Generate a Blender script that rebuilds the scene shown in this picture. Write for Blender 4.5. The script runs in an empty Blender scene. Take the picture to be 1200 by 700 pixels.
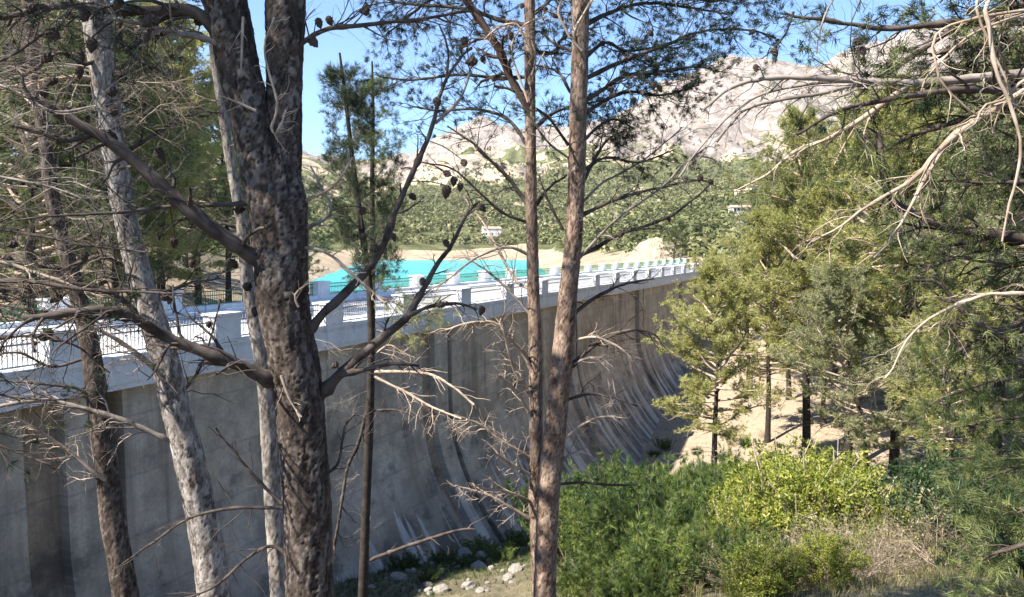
import bpy, math, random
import numpy as np
from mathutils import Vector
# ------------------------------------------------------------------ camera, world, sun, exposure
sc = bpy.context.scene
COL = sc.collection
PITCH = math.atan(60/900.0)
cam_d = bpy.data.cameras.new('camera'); cam = bpy.data.objects.new('camera', cam_d); COL.objects.link(cam)
cam.location = (0, 0, 0); cam.rotation_euler = (math.pi/2-PITCH, 0, 0)
cam_d.sensor_width = 36.0; cam_d.lens = 27.0; cam_d.clip_start = 0.05; cam_d.clip_end = 9000
sc.camera = cam
SUN_AZ = math.atan2(-0.88, -0.48); SUN_EL = math.radians(48)      # azimuth clockwise from +Y
w = bpy.data.worlds.new('World'); sc.world = w; w.use_nodes = True
wn = w.node_tree.nodes; wl = w.node_tree.links
sky = wn.new('ShaderNodeTexSky'); sky.sky_type = 'NISHITA'; sky.sun_disc = False
sky.sun_elevation = SUN_EL; sky.sun_rotation = SUN_AZ % (2*math.pi)
sky.altitude = 900; sky.air_density = 1.0; sky.dust_density = 0.0; sky.ozone_density = 6.5
bg = wn['Background']; bg.inputs['Strength'].default_value = 0.095
wl.new(sky.outputs[0], bg.inputs[0])
sl = bpy.data.lights.new('sun', 'SUN'); so = bpy.data.objects.new('sun', sl); COL.objects.link(so)
sl.energy = 5.0; sl.angle = math.radians(0.53); sl.color = (1.0, 0.93, 0.82)
sdir = Vector((math.sin(SUN_AZ)*math.cos(SUN_EL), math.cos(SUN_AZ)*math.cos(SUN_EL), math.sin(SUN_EL)))
so.rotation_euler = (-sdir).to_track_quat('-Z', 'Y').to_euler(); so.location = (0, -5, 30)
vs = sc.view_settings; vs.view_transform = 'Standard'; vs.look = 'None'; vs.gamma = 1.0; vs.use_curve_mapping = False
vs.exposure = 1.7
sc.render.engine = 'CYCLES'
sc.cycles.max_bounces = 6; sc.cycles.transparent_max_bounces = 8

R = np.random.default_rng(7)
# ------------------------------------------------------------------ numeric helpers
_perm = np.random.default_rng(3).permutation(1024); _val = np.random.default_rng(4).random(1024)*2-1
def vn(x, y, seed=0):
    x = np.asarray(x, float); y = np.asarray(y, float)
    xi = np.floor(x).astype(int); yi = np.floor(y).astype(int); fx = x-xi; fy = y-yi
    fx = fx*fx*fx*(fx*(fx*6-15)+10); fy = fy*fy*fy*(fy*(fy*6-15)+10)
    h = lambda a, b: _val[_perm[(_perm[(a+seed*131) & 1023]+b) & 1023]]
    a = h(xi, yi); b = h(xi+1, yi); c = h(xi, yi+1); d = h(xi+1, yi+1)
    return (a*(1-fx)+b*fx)*(1-fy)+(c*(1-fx)+d*fx)*fy
def fbm(x, y, oct=5, seed=0, gain=.5, ridged=False):
    r = 0; amp = 1; tot = 0
    for o in range(oct):
        n = vn(x*2**o+o*17.3, y*2**o-o*9.1, seed+o)
        if ridged: n = 1-2*np.abs(n)
        r = r+n*amp; tot += amp; amp *= gain
    return r/tot
def sst(a, b, x):
    t = np.clip((np.asarray(x, float)-a)/(b-a), 0, 1); return t*t*(3-2*t)
def worley(u, v, period_u, seed=0):
    ui = np.floor(u).astype(int); vi = np.floor(v).astype(int)
    d1 = np.full(u.shape, 9.0); d2 = np.full(u.shape, 9.0); cid = np.zeros(u.shape)
    for du in (-1, 0, 1):
        for dv in (-1, 0, 1):
            a = ui+du; b = vi+dv; aw = np.mod(a, period_u)
            hx = _perm[(_perm[(aw+seed*57) & 1023]+b) & 1023]
            px = a+.5+.42*_val[hx]; py = b+.5+.42*_val[(hx*7+13) & 1023]
            d = np.hypot(u-px, v-py)
            m = d < d1
            d2 = np.where(m, d1, np.minimum(d2, d)); cid = np.where(m, _val[(hx*3+5) & 1023], cid); d1 = np.where(m, d, d1)
    return d2-d1, cid
def P(px, py, y):
    """point of the place seen at photo pixel px,py at forward distance y"""
    f = Vector((0, math.cos(PITCH), -math.sin(PITCH))); u = Vector((0, math.sin(PITCH), math.cos(PITCH)))
    v = f*900+Vector((1, 0, 0))*(px-600)+u*(350-py)
    return np.array(v*(y/v.y))

# ------------------------------------------------------------------ mesh helpers
class Buf:
    def __init__(s): s.v = []; s.f = []; s.n = 0; s.tint = []; s.uv = []
    def add(s, v, f, tint=0.0):
        v = np.asarray(v, float); f = np.asarray(f, int)
        s.v.append(v); s.f.append(f+s.n); s.n += len(v)
        s.tint.append(np.broadcast_to(np.asarray(tint, float), (len(v),)))
    def tris(s): return sum(len(f)*(f.shape[1]-2) for f in s.f)
def mesh(name, buf, mat, smooth=False, off=(0, 0, 0), uv=None):
    me = bpy.data.meshes.new(name)
    V = np.concatenate(buf.v)-np.asarray(off, float)
    me.vertices.add(len(V)); me.vertices.foreach_set('co', V.ravel())
    loops = np.concatenate([f.ravel() for f in buf.f]); tot = np.concatenate([np.full(len(f), f.shape[1]) for f in buf.f])
    st = np.concatenate([[0], np.cumsum(tot)[:-1]])
    me.loops.add(len(loops)); me.loops.foreach_set('vertex_index', loops.astype(np.int32))
    me.polygons.add(len(tot)); me.polygons.foreach_set('loop_start', st.astype(np.int32)); me.polygons.foreach_set('loop_total', tot.astype(np.int32))
    me.polygons.foreach_set('use_smooth', np.full(len(tot), bool(smooth)))
    T = np.concatenate(buf.tint)
    if np.any(T != 0):
        a = me.attributes.new('tint', 'FLOAT', 'POINT'); a.data.foreach_set('value', T.astype(np.float32))
    if uv is not None:
        l = me.uv_layers.new(name='UVMap'); l.data.foreach_set('uv', uv[loops].astype(np.float32).ravel())
    me.update(calc_edges=True); me.validate()
    if mat: me.materials.append(mat)
    return me
WORLD = {}
def obj(name, me, parent=None, loc=(0, 0, 0)):
    o = bpy.data.objects.new(name, me); COL.objects.link(o); o.location = loc
    if parent: o.parent = parent
    return o
def empty(name, loc, label, cat, group=None):
    o = bpy.data.objects.new(name, None); COL.objects.link(o); o.location = loc; o.empty_display_size = .3
    tag(o, label, cat, group); return o
def tag(o, label, cat, group=None):
    o['label'] = label; o['category'] = cat
    if group: o['group'] = group
    return o
def wpart(name, buf, mat, parent, smooth=False, uv=None, sub=None):
    """buf holds world coordinates; parent (a thing without rotation) gives the origin"""
    base = np.array(parent.location)
    o = obj(name, mesh(name, buf, mat, smooth, base, uv), sub or parent); return o
def box(buf, c0, c1, tint=0):
    x0, y0, z0 = c0; x1, y1, z1 = c1
    v = [(x0, y0, z0), (x1, y0, z0), (x1, y1, z0), (x0, y1, z0), (x0, y0, z1), (x1, y0, z1), (x1, y1, z1), (x0, y1, z1)]
    buf.add(v, [(0, 3, 2, 1), (4, 5, 6, 7), (0, 1, 5, 4), (1, 2, 6, 5), (2, 3, 7, 6), (3, 0, 4, 7)], tint)
def resample(pts, step):
    pts = np.asarray(pts, float)
    n = len(pts)
    if n > 2:   # Catmull-Rom
        ext = np.vstack([2*pts[0]-pts[1], pts, 2*pts[-1]-pts[-2]]); out = []
        for i in range(n-1):
            p0, p1, p2, p3 = ext[i:i+4]; L = np.linalg.norm((p2-p1)[:3]); k = max(2, int(L/step)+1)
            t = np.linspace(0, 1, k, endpoint=False)[:, None]
            out.append(.5*((2*p1)+(-p0+p2)*t+(2*p0-5*p1+4*p2-p3)*t**2+(-p0+3*p1-3*p2+p3)*t**3))
        out.append(pts[-1:]); return np.vstack(out)
    L = np.linalg.norm((pts[1]-pts[0])[:3]); k = max(2, int(L/step)+1)
    return pts[0]+(pts[1]-pts[0])*np.linspace(0, 1, k)[:, None]
def frames(path):
    T = np.gradient(path, axis=0); T /= np.linalg.norm(T, axis=1)[:, None]+1e-9
    ref = np.array([0, 0, 1.0]) if abs(T[0, 2]) < .8 else np.array([1.0, 0, 0])
    N = np.zeros_like(T); n = ref-T[0]*(ref@T[0]); n /= np.linalg.norm(n)
    for i in range(len(T)):
        n = n-T[i]*(n@T[i]); n /= np.linalg.norm(n)+1e-9; N[i] = n
    return T, N, np.cross(T, N)
def tube(buf, path, rad, seg=5, tint=0.0, plates=None, seed=0, cap=True):
    path = np.asarray(path, float); n = len(path); rad = np.broadcast_to(np.asarray(rad, float), (n,))
    T, N, B = frames(path); th = np.arange(seg)*2*math.pi/seg
    rr = np.repeat(rad[:, None], seg, 1); tt = np.full((n, seg), float(tint))
    if plates:
        cell, amp = plates
        s = np.concatenate([[0], np.cumsum(np.linalg.norm(np.diff(path, axis=0), axis=1))])
        per = max(4, int(round(2*math.pi*rad.mean()/cell)))
        U = np.repeat((th/(2*math.pi)*per)[None], n, 0); V = np.repeat((s/(cell*2.8))[:, None], seg, 1)
        wob = .55*vn(U*1.1, V*1.6, seed+5); e, cid = worley(U+wob, V+wob*1.3, per, seed); e2, c2 = worley(U*2+wob, V*2.6-wob, per*2, seed+3); e = .62*e+.38*e2; cid = .6*cid+.4*c2
        lump = fbm(U*.35+seed, V*.22, 3, seed)
        rr = rr*(1+.07*lump)+amp*1.25*(sst(0.02, .17, e)-.6)+amp*.8*cid*sst(.05, .2, e)
        patch = .5+.5*fbm(U*.4+3, V*.3, 3, seed+8); tt = .05+.9*np.clip(sst(0.02, .20, e)*(.42+.4*cid+.45*(patch-.5)), 0.001, 1)
    v = path[:, None]+rr[..., None]*(np.cos(th)[None, :, None]*N[:, None]+np.sin(th)[None, :, None]*B[:, None])
    i = np.arange(n-1)[:, None]*seg; j = np.arange(seg)[None]; k = (j+1) % seg
    f = np.stack([i+j, i+k, i+seg+k, i+seg+j], -1).reshape(-1, 4)
    buf.add(v.reshape(-1, 3), f, tt.ravel())
    if cap and seg > 2:
        buf.add(v[-1], [list(range(seg))], tt[-1]); buf.add(v[0], [list(range(seg))[::-1]], tt[0])
def unit(v): return v/(np.linalg.norm(v)+1e-9)
def walk(start, d, L, rng, wig=.25, grav=0.0, n=6):
    pts = [start]; d = unit(d)
    for i in range(n):
        d = unit(d+rng.normal(0, wig, 3)/math.sqrt(n)*1.6+np.array([0, 0, grav/n])); pts.append(pts[-1]+d*L/n)
    return np.array(pts)
def spray(buf, tips, path, r0, r1, rng, nsub=8, lsub=.4, levels=2, ang=.8, grav=-.2, t0=.2, seg=5, wig=.3, planar=.6):
    path = np.asarray(path); n = len(path); rad = np.linspace(r0, r1, n)
    kn = 1+.10*rng.normal(size=n); kn[rng.random(n) < .07] *= 1.35
    tube(buf, path, rad*kn, seg, cap=seg > 5)
    T = np.gradient(path, axis=0); T /= np.linalg.norm(T, axis=1)[:, None]+1e-9
    if tips is not None: tips.append((path[-1], T[-1]))
    if levels <= 0: return
    for k in range(nsub):
        t = t0+(1-t0)*(k+rng.random())/nsub; fi = min(n-1.001, t*(n-1)); i = int(fi); p = path[i]+(path[i+1]-path[i])*(fi-i)
        side = unit(np.cross(T[i], [0, 0, 1.0])+1e-6)*(1 if rng.random() < .5 else -1)
        side = unit(side*planar+rng.normal(0, .6, 3))
        a = ang*(.6+.8*rng.random()); d = T[i]*math.cos(a)+unit(side-T[i]*(side@T[i]))*math.sin(a)
        L = lsub*(.4+1.1*rng.random())*(1.2-.6*t); r = max((r0+(r1-r0)*t)*.36, r1*.6, .0011)
        r = min(r, (r0+(r1-r0)*t)*.9)
        spray(buf, tips, walk(p, d, L, rng, wig, grav, 5 if levels > 1 else 4), r, r*.45, rng, max(2, min(6, int(nsub*.42))), lsub*.62, levels-1, ang, grav, .25, 4 if seg > 5 else 3, wig, planar)
def needles(buf, C, A, L, W, K, spread, rng, tint=None):
    """K thin faces per centre, fanned about axis A"""
    C = np.asarray(C); A = np.asarray(A); N = len(C)
    if N == 0: return
    d = A[:, None]+spread*rng.normal(size=(N, K, 3)); d /= np.linalg.norm(d, axis=2)[..., None]+1e-9
    q = np.cross(d, rng.normal(size=(N, K, 3))); q /= np.linalg.norm(q, axis=2)[..., None]+1e-9
    l = L*(.7+.6*rng.random((N, K, 1))); b = C[:, None]+.12*L*rng.normal(size=(N, K, 3))
    v = np.stack([b-q*W*.5, b+q*W*.5, b+d*l], 2).reshape(-1, 3)
    t = np.repeat((rng.random(N) if tint is None else tint), K*3)*.94+.03
    buf.add(v, np.arange(len(v)).reshape(-1, 3), t)
def leaves(buf, C, A, L, W, K, spread, rng, tint=None):
    C = np.asarray(C); A = np.asarray(A); N = len(C)
    if N == 0: return
    d = A[:, None]+spread*rng.normal(size=(N, K, 3)); d /= np.linalg.norm(d, axis=2)[..., None]+1e-9
    q = np.cross(d, rng.normal(size=(N, K, 3))); q /= np.linalg.norm(q, axis=2)[..., None]+1e-9
    l = L*(.6+.7*rng.random((N, K, 1))); b = C[:, None]+.35*L*rng.normal(size=(N, K, 3))
    v = np.stack([b, b+d*l*.5+q*W*.5, b+d*l, b+d*l*.5-q*W*.5], 2).reshape(-1, 3)
    t = np.repeat((rng.random(N) if tint is None else tint), K*4)*.94+.03
    buf.add(v, np.arange(len(v)).reshape(-1, 4), t)

# ------------------------------------------------------------------ materials
def mat(name):
    m = bpy.data.materials.new(name); m.use_nodes = True; nt = m.node_tree; nt.nodes.clear()
    out = nt.nodes.new('ShaderNodeOutputMaterial'); return m, nt, out
class NT:
    def __init__(s, nt): s.t = nt
    def n(s, typ, **kw):
        nd = s.t.nodes.new('ShaderNode'+typ)
        for k, v in kw.items():
            if k == 'i':
                for kk, vv in v.items():
                    if hasattr(vv, 'is_output'): s.t.links.new(vv, nd.inputs[kk])
                    else: nd.inputs[kk].default_value = vv
            else: setattr(nd, k, v)
        return nd
    def noise(s, vec, scale, detail=4, rough=.55): return s.n('TexNoise', i={'Vector': vec, 'Scale': scale, 'Detail': detail, 'Roughness': rough}).outputs['Fac']
    def ramp(s, fac, stops):
        nd = s.n('ValToRGB', i={'Fac': fac}); cr = nd.color_ramp
        while len(cr.elements) < len(stops): cr.elements.new(.5)
        for e, (p, c) in zip(cr.elements, stops):
            e.position = p; e.color = (*c, 1) if not isinstance(c, (int, float)) else (c, c, c, 1)
        return nd.outputs['Color']
    def mix(s, f, a, b, bt='MIX'):
        nd = s.n('Mix', data_type='RGBA', blend_type=bt)
        for idx, v in ((0, f), (6, a), (7, b)):
            if hasattr(v, 'is_output'): s.t.links.new(v, nd.inputs[idx])
            elif idx == 0: nd.inputs[0].default_value = v
            else: nd.inputs[idx].default_value = (*v, 1)
        return nd.outputs[2]
    def math(s, op, a, b=0.0, clamp=False):
        nd = s.n('Math', operation=op, use_clamp=clamp)
        for i, v in enumerate((a, b)):
            if hasattr(v, 'is_output'): s.t.links.new(v, nd.inputs[i])
            else: nd.inputs[i].default_value = v
        return nd.outputs[0]
    def mapping(s, vec, scale): return s.n('Mapping', i={'Vector': vec, 'Scale': scale}).outputs[0]
    def bump(s, h, strength, dist): return s.n('Bump', i={'Height': h, 'Strength': strength, 'Distance': dist}).outputs[0]
def principled(T, out, col, rough=.9, normal=None, spec=.25, metal=0):
    b = T.n('BsdfPrincipled', i={'Roughness': rough, 'Specular IOR Level': spec, 'Metallic': metal})
    if hasattr(col, 'is_output'): T.t.links.new(col, b.inputs['Base Color'])
    else: b.inputs['Base Color'].default_value = (*col, 1)
    if normal is not None: T.t.links.new(normal, b.inputs['Normal'])
    T.t.links.new(b.outputs[0], out.inputs[0]); return b
def m_bark(name, fissure, plate, lichen, scale=1.0):
    m, nt, out = mat(name); T = NT(nt); oc = T.n('TexCoord').outputs['Object']
    at = T.n('Attribute', attribute_name='tint').outputs['Fac']
    n1 = T.noise(oc, 55*scale, 6, .65); n2 = T.noise(oc, 6*scale, 4)
    f = T.math('ADD', at, T.math('MULTIPLY', T.math('SUBTRACT', n1, .5), .7))
    c = T.ramp(f, [(.08, fissure), (.45, plate), (.85, lichen)])
    c = T.mix(T.ramp(n2, [(.45, 0.0), (.7, .55)]), c, tuple(x*.62 for x in plate))
    nb = T.noise(T.mapping(oc, (1, 1, .35)), 90*scale, 5, .7)
    principled(T, out, c, .93, T.bump(nb, .7, .006/scale), .15); return m
def m_twig(name, a, b):
    m, nt, out = mat(name); T = NT(nt); oc = T.n('TexCoord').outputs['Object']
    c = T.mix(T.ramp(T.noise(oc, 9, 4), [(.35, 0.0), (.65, 1.0)]), a, b)
    principled(T, out, c, .9, T.bump(T.noise(oc, 160, 3), .5, .002), .15); return m
def m_leaf(name, stops, trans=.35, obvar=.25):
    m, nt, out = mat(name); T = NT(nt)
    at = T.n('Attribute', attribute_name='tint').outputs['Fac']; orn = T.n('ObjectInfo').outputs['Random']
    oc = T.n('TexCoord').outputs['Object']
    f = T.math('ADD', T.math('MULTIPLY', at, .75), T.math('MULTIPLY', T.math('SUBTRACT', orn, .5), obvar))
    f = T.math('ADD', f, T.math('MULTIPLY', T.noise(oc, .5, 2), .25))
    c = T.ramp(f, stops)
    d = T.n('BsdfDiffuse', i={'Color': c}); t = T.n('BsdfTranslucent', i={'Color': c}); g = T.n('BsdfGlossy', i={'Roughness': .45, 'Color': (.9, .95, 1, 1)})
    mx = T.n('MixShader', i={0: trans, 1: d.outputs[0], 2: t.outputs[0]}); m2 = T.n('MixShader', i={0: .015, 1: mx.outputs[0], 2: g.outputs[0]})
    nt.links.new(m2.outputs[0], out.inputs[0]); return m
def m_wall(name='dam_concrete', k=1.0, warm=1.0):
    m, nt, out = mat(name); T = NT(nt); uv = T.n('UVMap', uv_map='UVMap').outputs[0]
    sep = T.n('SeparateXYZ', i={0: uv}); u, v = sep.outputs[0], sep.outputs[1]
    big = T.noise(uv, .22, 5, .6); mid = T.noise(uv, 1.1, 6, .65); fine = T.noise(uv, 9, 5, .7)
    c = T.ramp(big, [(.3, (.31, .25, .175)), (.5, (.48, .405, .305)), (.72, (.55, .485, .39))])
    c = T.mix(T.ramp(mid, [(.38, .55), (.56, 0.0)]), c, (.20, .18, .15))
    st = T.math('ADD', T.math('MULTIPLY', T.noise(T.mapping(uv, (.9, .035, 1)), 1.0, 5, .7), .6), T.math('MULTIPLY', T.noise(uv, .16, 3), .4))             # run-off stains below the cornice
    c = T.mix(T.math('MULTIPLY', T.ramp(st, [(.50, 0.0), (.60, .75)]), T.ramp(T.math('MULTIPLY', v, .06), [(.0, 1.0), (.75, .35)])), c, (.14, .115, .08))
    low = T.ramp(T.math('MULTIPLY', T.math('ADD', v, T.math('MULTIPLY', mid, 5.0)), .05), [(.52, 0.0), (.66, 1.0)])
    blot = T.ramp(T.noise(uv, .55, 6, .68), [(.40, 0.0), (.55, .9)])
    c = T.mix(T.math('MULTIPLY', low, blot), c, (.085, .08, .07))      # dark algae low on the face
    c = T.mix(T.math('MULTIPLY', T.ramp(T.noise(uv, .33, 7, .72), [(.53, 0.0), (.62, .8)]), T.ramp(T.math('MULTIPLY', v, .1), [(.15, .15), (.5, 1.0)])), c, (.11, .10, .085))
    wst = T.noise(T.mapping(uv, (1.0, .02, 1)), 1.15, 2, .4)             # pale lime streaks on the toe
    brk = T.noise(T.mapping(uv, (2.2, .25, 1)), 1.0, 3)
    wm = T.math('MULTIPLY', T.ramp(wst, [(.53, 0.0), (.555, 1.0)]), T.math('MULTIPLY', T.ramp(T.math('MULTIPLY', T.math('ADD', v, T.math('MULTIPLY', brk, 6)), .05), [(.60, 0.0), (.63, 1.0)]), T.ramp(brk, [(.3, .35), (.6, .95)])))
    c = T.mix(T.math('MULTIPLY', wm, T.ramp(T.noise(uv, .09, 3), [(.42, .6), (.6, 1.0)])), c, (.60, .57, .52))
    lift = T.math('FRACT', T.math('ADD', T.math('MULTIPLY', v, .5), T.math('MULTIPLY', mid, .04)))
    lm = T.ramp(T.math('ABSOLUTE', T.math('SUBTRACT', lift, .5)), [(.0, .4), (.03, 0.0)])
    c = T.mix(lm, c, (.13, .125, .115))
    c = T.mix(T.math('MULTIPLY', T.ramp(fine, [(.35, .5), (.6, 0.0)]), .7), c, (.16, .155, .145))
    c = T.mix(1.0, c, (k*warm, k, k/warm), 'MULTIPLY')
    h = T.math('ADD', T.math('MULTIPLY', mid, .6), T.math('MULTIPLY', fine, .25))
    principled(T, out, c, .92, T.bump(h, .5, .06), .2); return m
def m_conc(name, a, b, scale=1.2, stain=(.16, .15, .14)):
    m, nt, out = mat(name); T = NT(nt); oc = T.n('TexCoord').outputs['Object']
    c = T.mix(T.ramp(T.noise(oc, scale, 5, .65), [(.35, 0.0), (.68, 1.0)]), a, b)
    c = T.mix(T.ramp(T.noise(T.mapping(oc, (1.5, 1.5, .2)), 1.6, 4), [(.58, 0.0), (.75, .6)]), c, stain)
    f = T.noise(oc, 22, 5, .7); c = T.mix(T.ramp(f, [(.3, .35), (.5, 0.0)]), c, tuple(x*.6 for x in a))
    principled(T, out, c, .88, T.bump(f, .4, .01), .25); return m
def m_flat(name, a, b, scale=8, rough=.5, spec=.4, metal=0):
    m, nt, out = mat(name); T = NT(nt); oc = T.n('TexCoord').outputs['Object']
    principled(T, out, T.mix(T.noise(oc, scale, 4), a, b), rough, None, spec, metal); return m
def m_ground():
    m, nt, out = mat('ground_soil'); T = NT(nt); oc = T.n('TexCoord').outputs['Object']
    at = T.n('Attribute', attribute_name='tint').outputs['Fac']
    n1 = T.noise(oc, .7, 6, .65); n2 = T.noise(oc, 7, 6, .7); n3 = T.noise(oc, 45, 3, .6)
    soil = T.ramp(n1, [(.3, (.10, .085, .06)), (.5, (.17, .14, .10)), (.7, (.25, .21, .15))])
    soil = T.mix(T.ramp(n2, [(.45, 0.0), (.6, .8)]), soil, (.10, .105, .05))
    sand = T.ramp(n2, [(.32, (.20, .15, .105)), (.48, (.33, .26, .185)), (.70, (.42, .345, .26))])
    c = T.mix(T.ramp(T.math('ADD', at, T.math('MULTIPLY', T.math('SUBTRACT', n1, .5), .6)), [(.42, 0.0), (.56, 1.0)]), soil, sand)
    c = T.mix(T.ramp(T.noise(oc, 1.7, 5, .7), [(.55, 0.0), (.66, .7)]), c, (.13, .115, .06))
    c = T.mix(T.ramp(n3, [(.3, .5), (.5, 0.0)]), c, (.07, .06, .045))
    principled(T, out, c, .95, T.bump(T.math('ADD', n2, T.math('MULTIPLY', n3, .3)), .8, .12), .1); return m
def m_hill():
    m, nt, out = mat('hill_terrain'); T = NT(nt); oc = T.n('TexCoord').outputs['Object']
    at = T.n('Attribute', attribute_name='tint').outputs['Fac']            # 0 scrub .. .5 bare soil .. 1 rock
    n1 = T.noise(oc, .012, 8, .65); n2 = T.noise(oc, .06, 6, .7); n3 = T.noise(T.mapping(oc, (1, 1, .25)), .05, 8, .75)
    scrub = T.ramp(n2, [(.35, (.075, .085, .035)), (.52, (.14, .15, .065)), (.68, (.24, .22, .12))])
    soil = T.ramp(n2, [(.3, (.40, .30, .20)), (.6, (.54, .44, .31))])
    rock = T.ramp(n3, [(.34, (.13, .105, .09)), (.45, (.27, .225, .195)), (.60, (.40, .345, .31))])
    rock = T.mix(T.ramp(T.noise(oc, .035, 6, .7), [(.54, 0.0), (.64, .75)]), rock, (.13, .13, .07))
    j = T.math('ADD', at, T.math('ADD', T.math('MULTIPLY', T.math('SUBTRACT', n1, .5), .3), T.math('MULTIPLY', T.math('SUBTRACT', n2, .5), .45)))
    c = T.mix(T.ramp(j, [(.22, 0.0), (.32, 1.0)]), scrub, soil); c = T.mix(T.ramp(j, [(.66, 0.0), (.80, 1.0)]), c, rock)
    principled(T, out, c, .95, T.bump(n3, 1.0, 9.0), .1); return m
def m_water():
    m, nt, out = mat('lake_water'); T = NT(nt); oc = T.n('TexCoord').outputs['Object']
    c = T.mix(T.noise(oc, .02, 3), (.008, .30, .34), (.02, .42, .42))
    principled(T, out, c, .22, T.bump(T.noise(T.mapping(oc, (1, .5, 1)), 1.3, 3), .25, .15), .35); return m
M = dict(
    bark=m_bark('bark_dark_plated', (.016, .012, .010), (.075, .057, .046), (.22, .19, .165)),
    bark_grey=m_bark('bark_pale_grey', (.045, .034, .028), (.24, .21, .185), (.46, .43, .40)),
    bark_red=m_bark('bark_red_brown', (.045, .027, .02), (.20, .14, .105), (.36, .28, .22)),
    bark_thin=m_bark('bark_slender', (.03, .024, .02), (.12, .10, .085), (.22, .19, .165), 1.5),
    twig=m_twig('twig_dark', (.035, .026, .022), (.10, .08, .068)),
    dead=m_twig('twig_dead_pale', (.22, .165, .12), (.42, .34, .27)),
    dead_grey=m_twig('twig_dead_grey', (.12, .10, .085), (.28, .24, .21)),
    cone=m_twig('cone_brown', (.022, .016, .013), (.075, .055, .045)),
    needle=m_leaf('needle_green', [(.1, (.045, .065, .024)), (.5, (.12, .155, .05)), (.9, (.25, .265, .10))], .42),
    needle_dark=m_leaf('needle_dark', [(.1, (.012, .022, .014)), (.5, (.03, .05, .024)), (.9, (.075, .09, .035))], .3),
    needle_lit=m_leaf('needle_sunlit_green', [(.1, (.14, .15, .045)), (.45, (.31, .315, .095)), (.9, (.46, .45, .18))], .48),  # lit copy of the needles: sun and glare put into a brighter yellow-green
    needle_pale=m_leaf('needle_pale', [(.1, (.085, .10, .05)), (.5, (.21, .23, .105)), (.9, (.36, .36, .19))], .45),
    needle_far=m_leaf('needle_far', [(.1, (.075, .09, .04)), (.5, (.17, .18, .075)), (.9, (.28, .27, .13))], .3, .3),
    leaf_broom=m_leaf('leaf_broom', [(.1, (.025, .05, .014)), (.5, (.085, .135, .03)), (.9, (.22, .26, .06))], .4, .5),
    leaf_spurge=m_leaf('leaf_spurge', [(.1, (.08, .11, .02)), (.5, (.19, .22, .035)), (.9, (.36, .36, .07))], .4),
    leaf_dark=m_leaf('leaf_dark', [(.1, (.014, .03, .012)), (.5, (.035, .065, .022)), (.9, (.09, .13, .04))], .35),
    grass=m_leaf('grass_dry', [(.1, (.10, .12, .035)), (.45, (.24, .22, .10)), (.9, (.42, .36, .22))], .35),
    wall=m_wall(), channel=m_wall('dam_concrete_rusty', .68, 1.12),
    parapet=m_conc('parapet_concrete', (.50, .50, .49), (.62, .62, .61)),
    white=m_conc('white_paint', (.66, .66, .65), (.78, .78, .76), 1.5, (.42, .41, .39)),
    road=m_conc('crest_road', (.40, .39, .37), (.52, .51, .48), .8, (.28, .27, .25)),
    gap=m_flat('joint_filler', (.015, .014, .013), (.04, .036, .032)),
    rail=m_flat('rail_grey', (.16, .18, .22), (.25, .27, .31), 8, .5, .4, .3),
    rail_green=m_flat('rail_green', (.008, .11, .045), (.015, .17, .07)),
    ground=m_ground(), hill=m_hill(), water=m_water(),
    rock=m_conc('limestone', (.17, .155, .135), (.29, .265, .235), 2.5, (.09, .08, .07)),
    roof=m_flat('roof_tile', (.36, .24, .18), (.45, .33, .26), 3, .85, .2),
    house=m_flat('house_white', (.66, .62, .55), (.76, .73, .67), 1, .85, .2),
    dark=m_flat('window_dark', (.02, .025, .03), (.04, .045, .05), 2, .15, .5),
)
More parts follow.
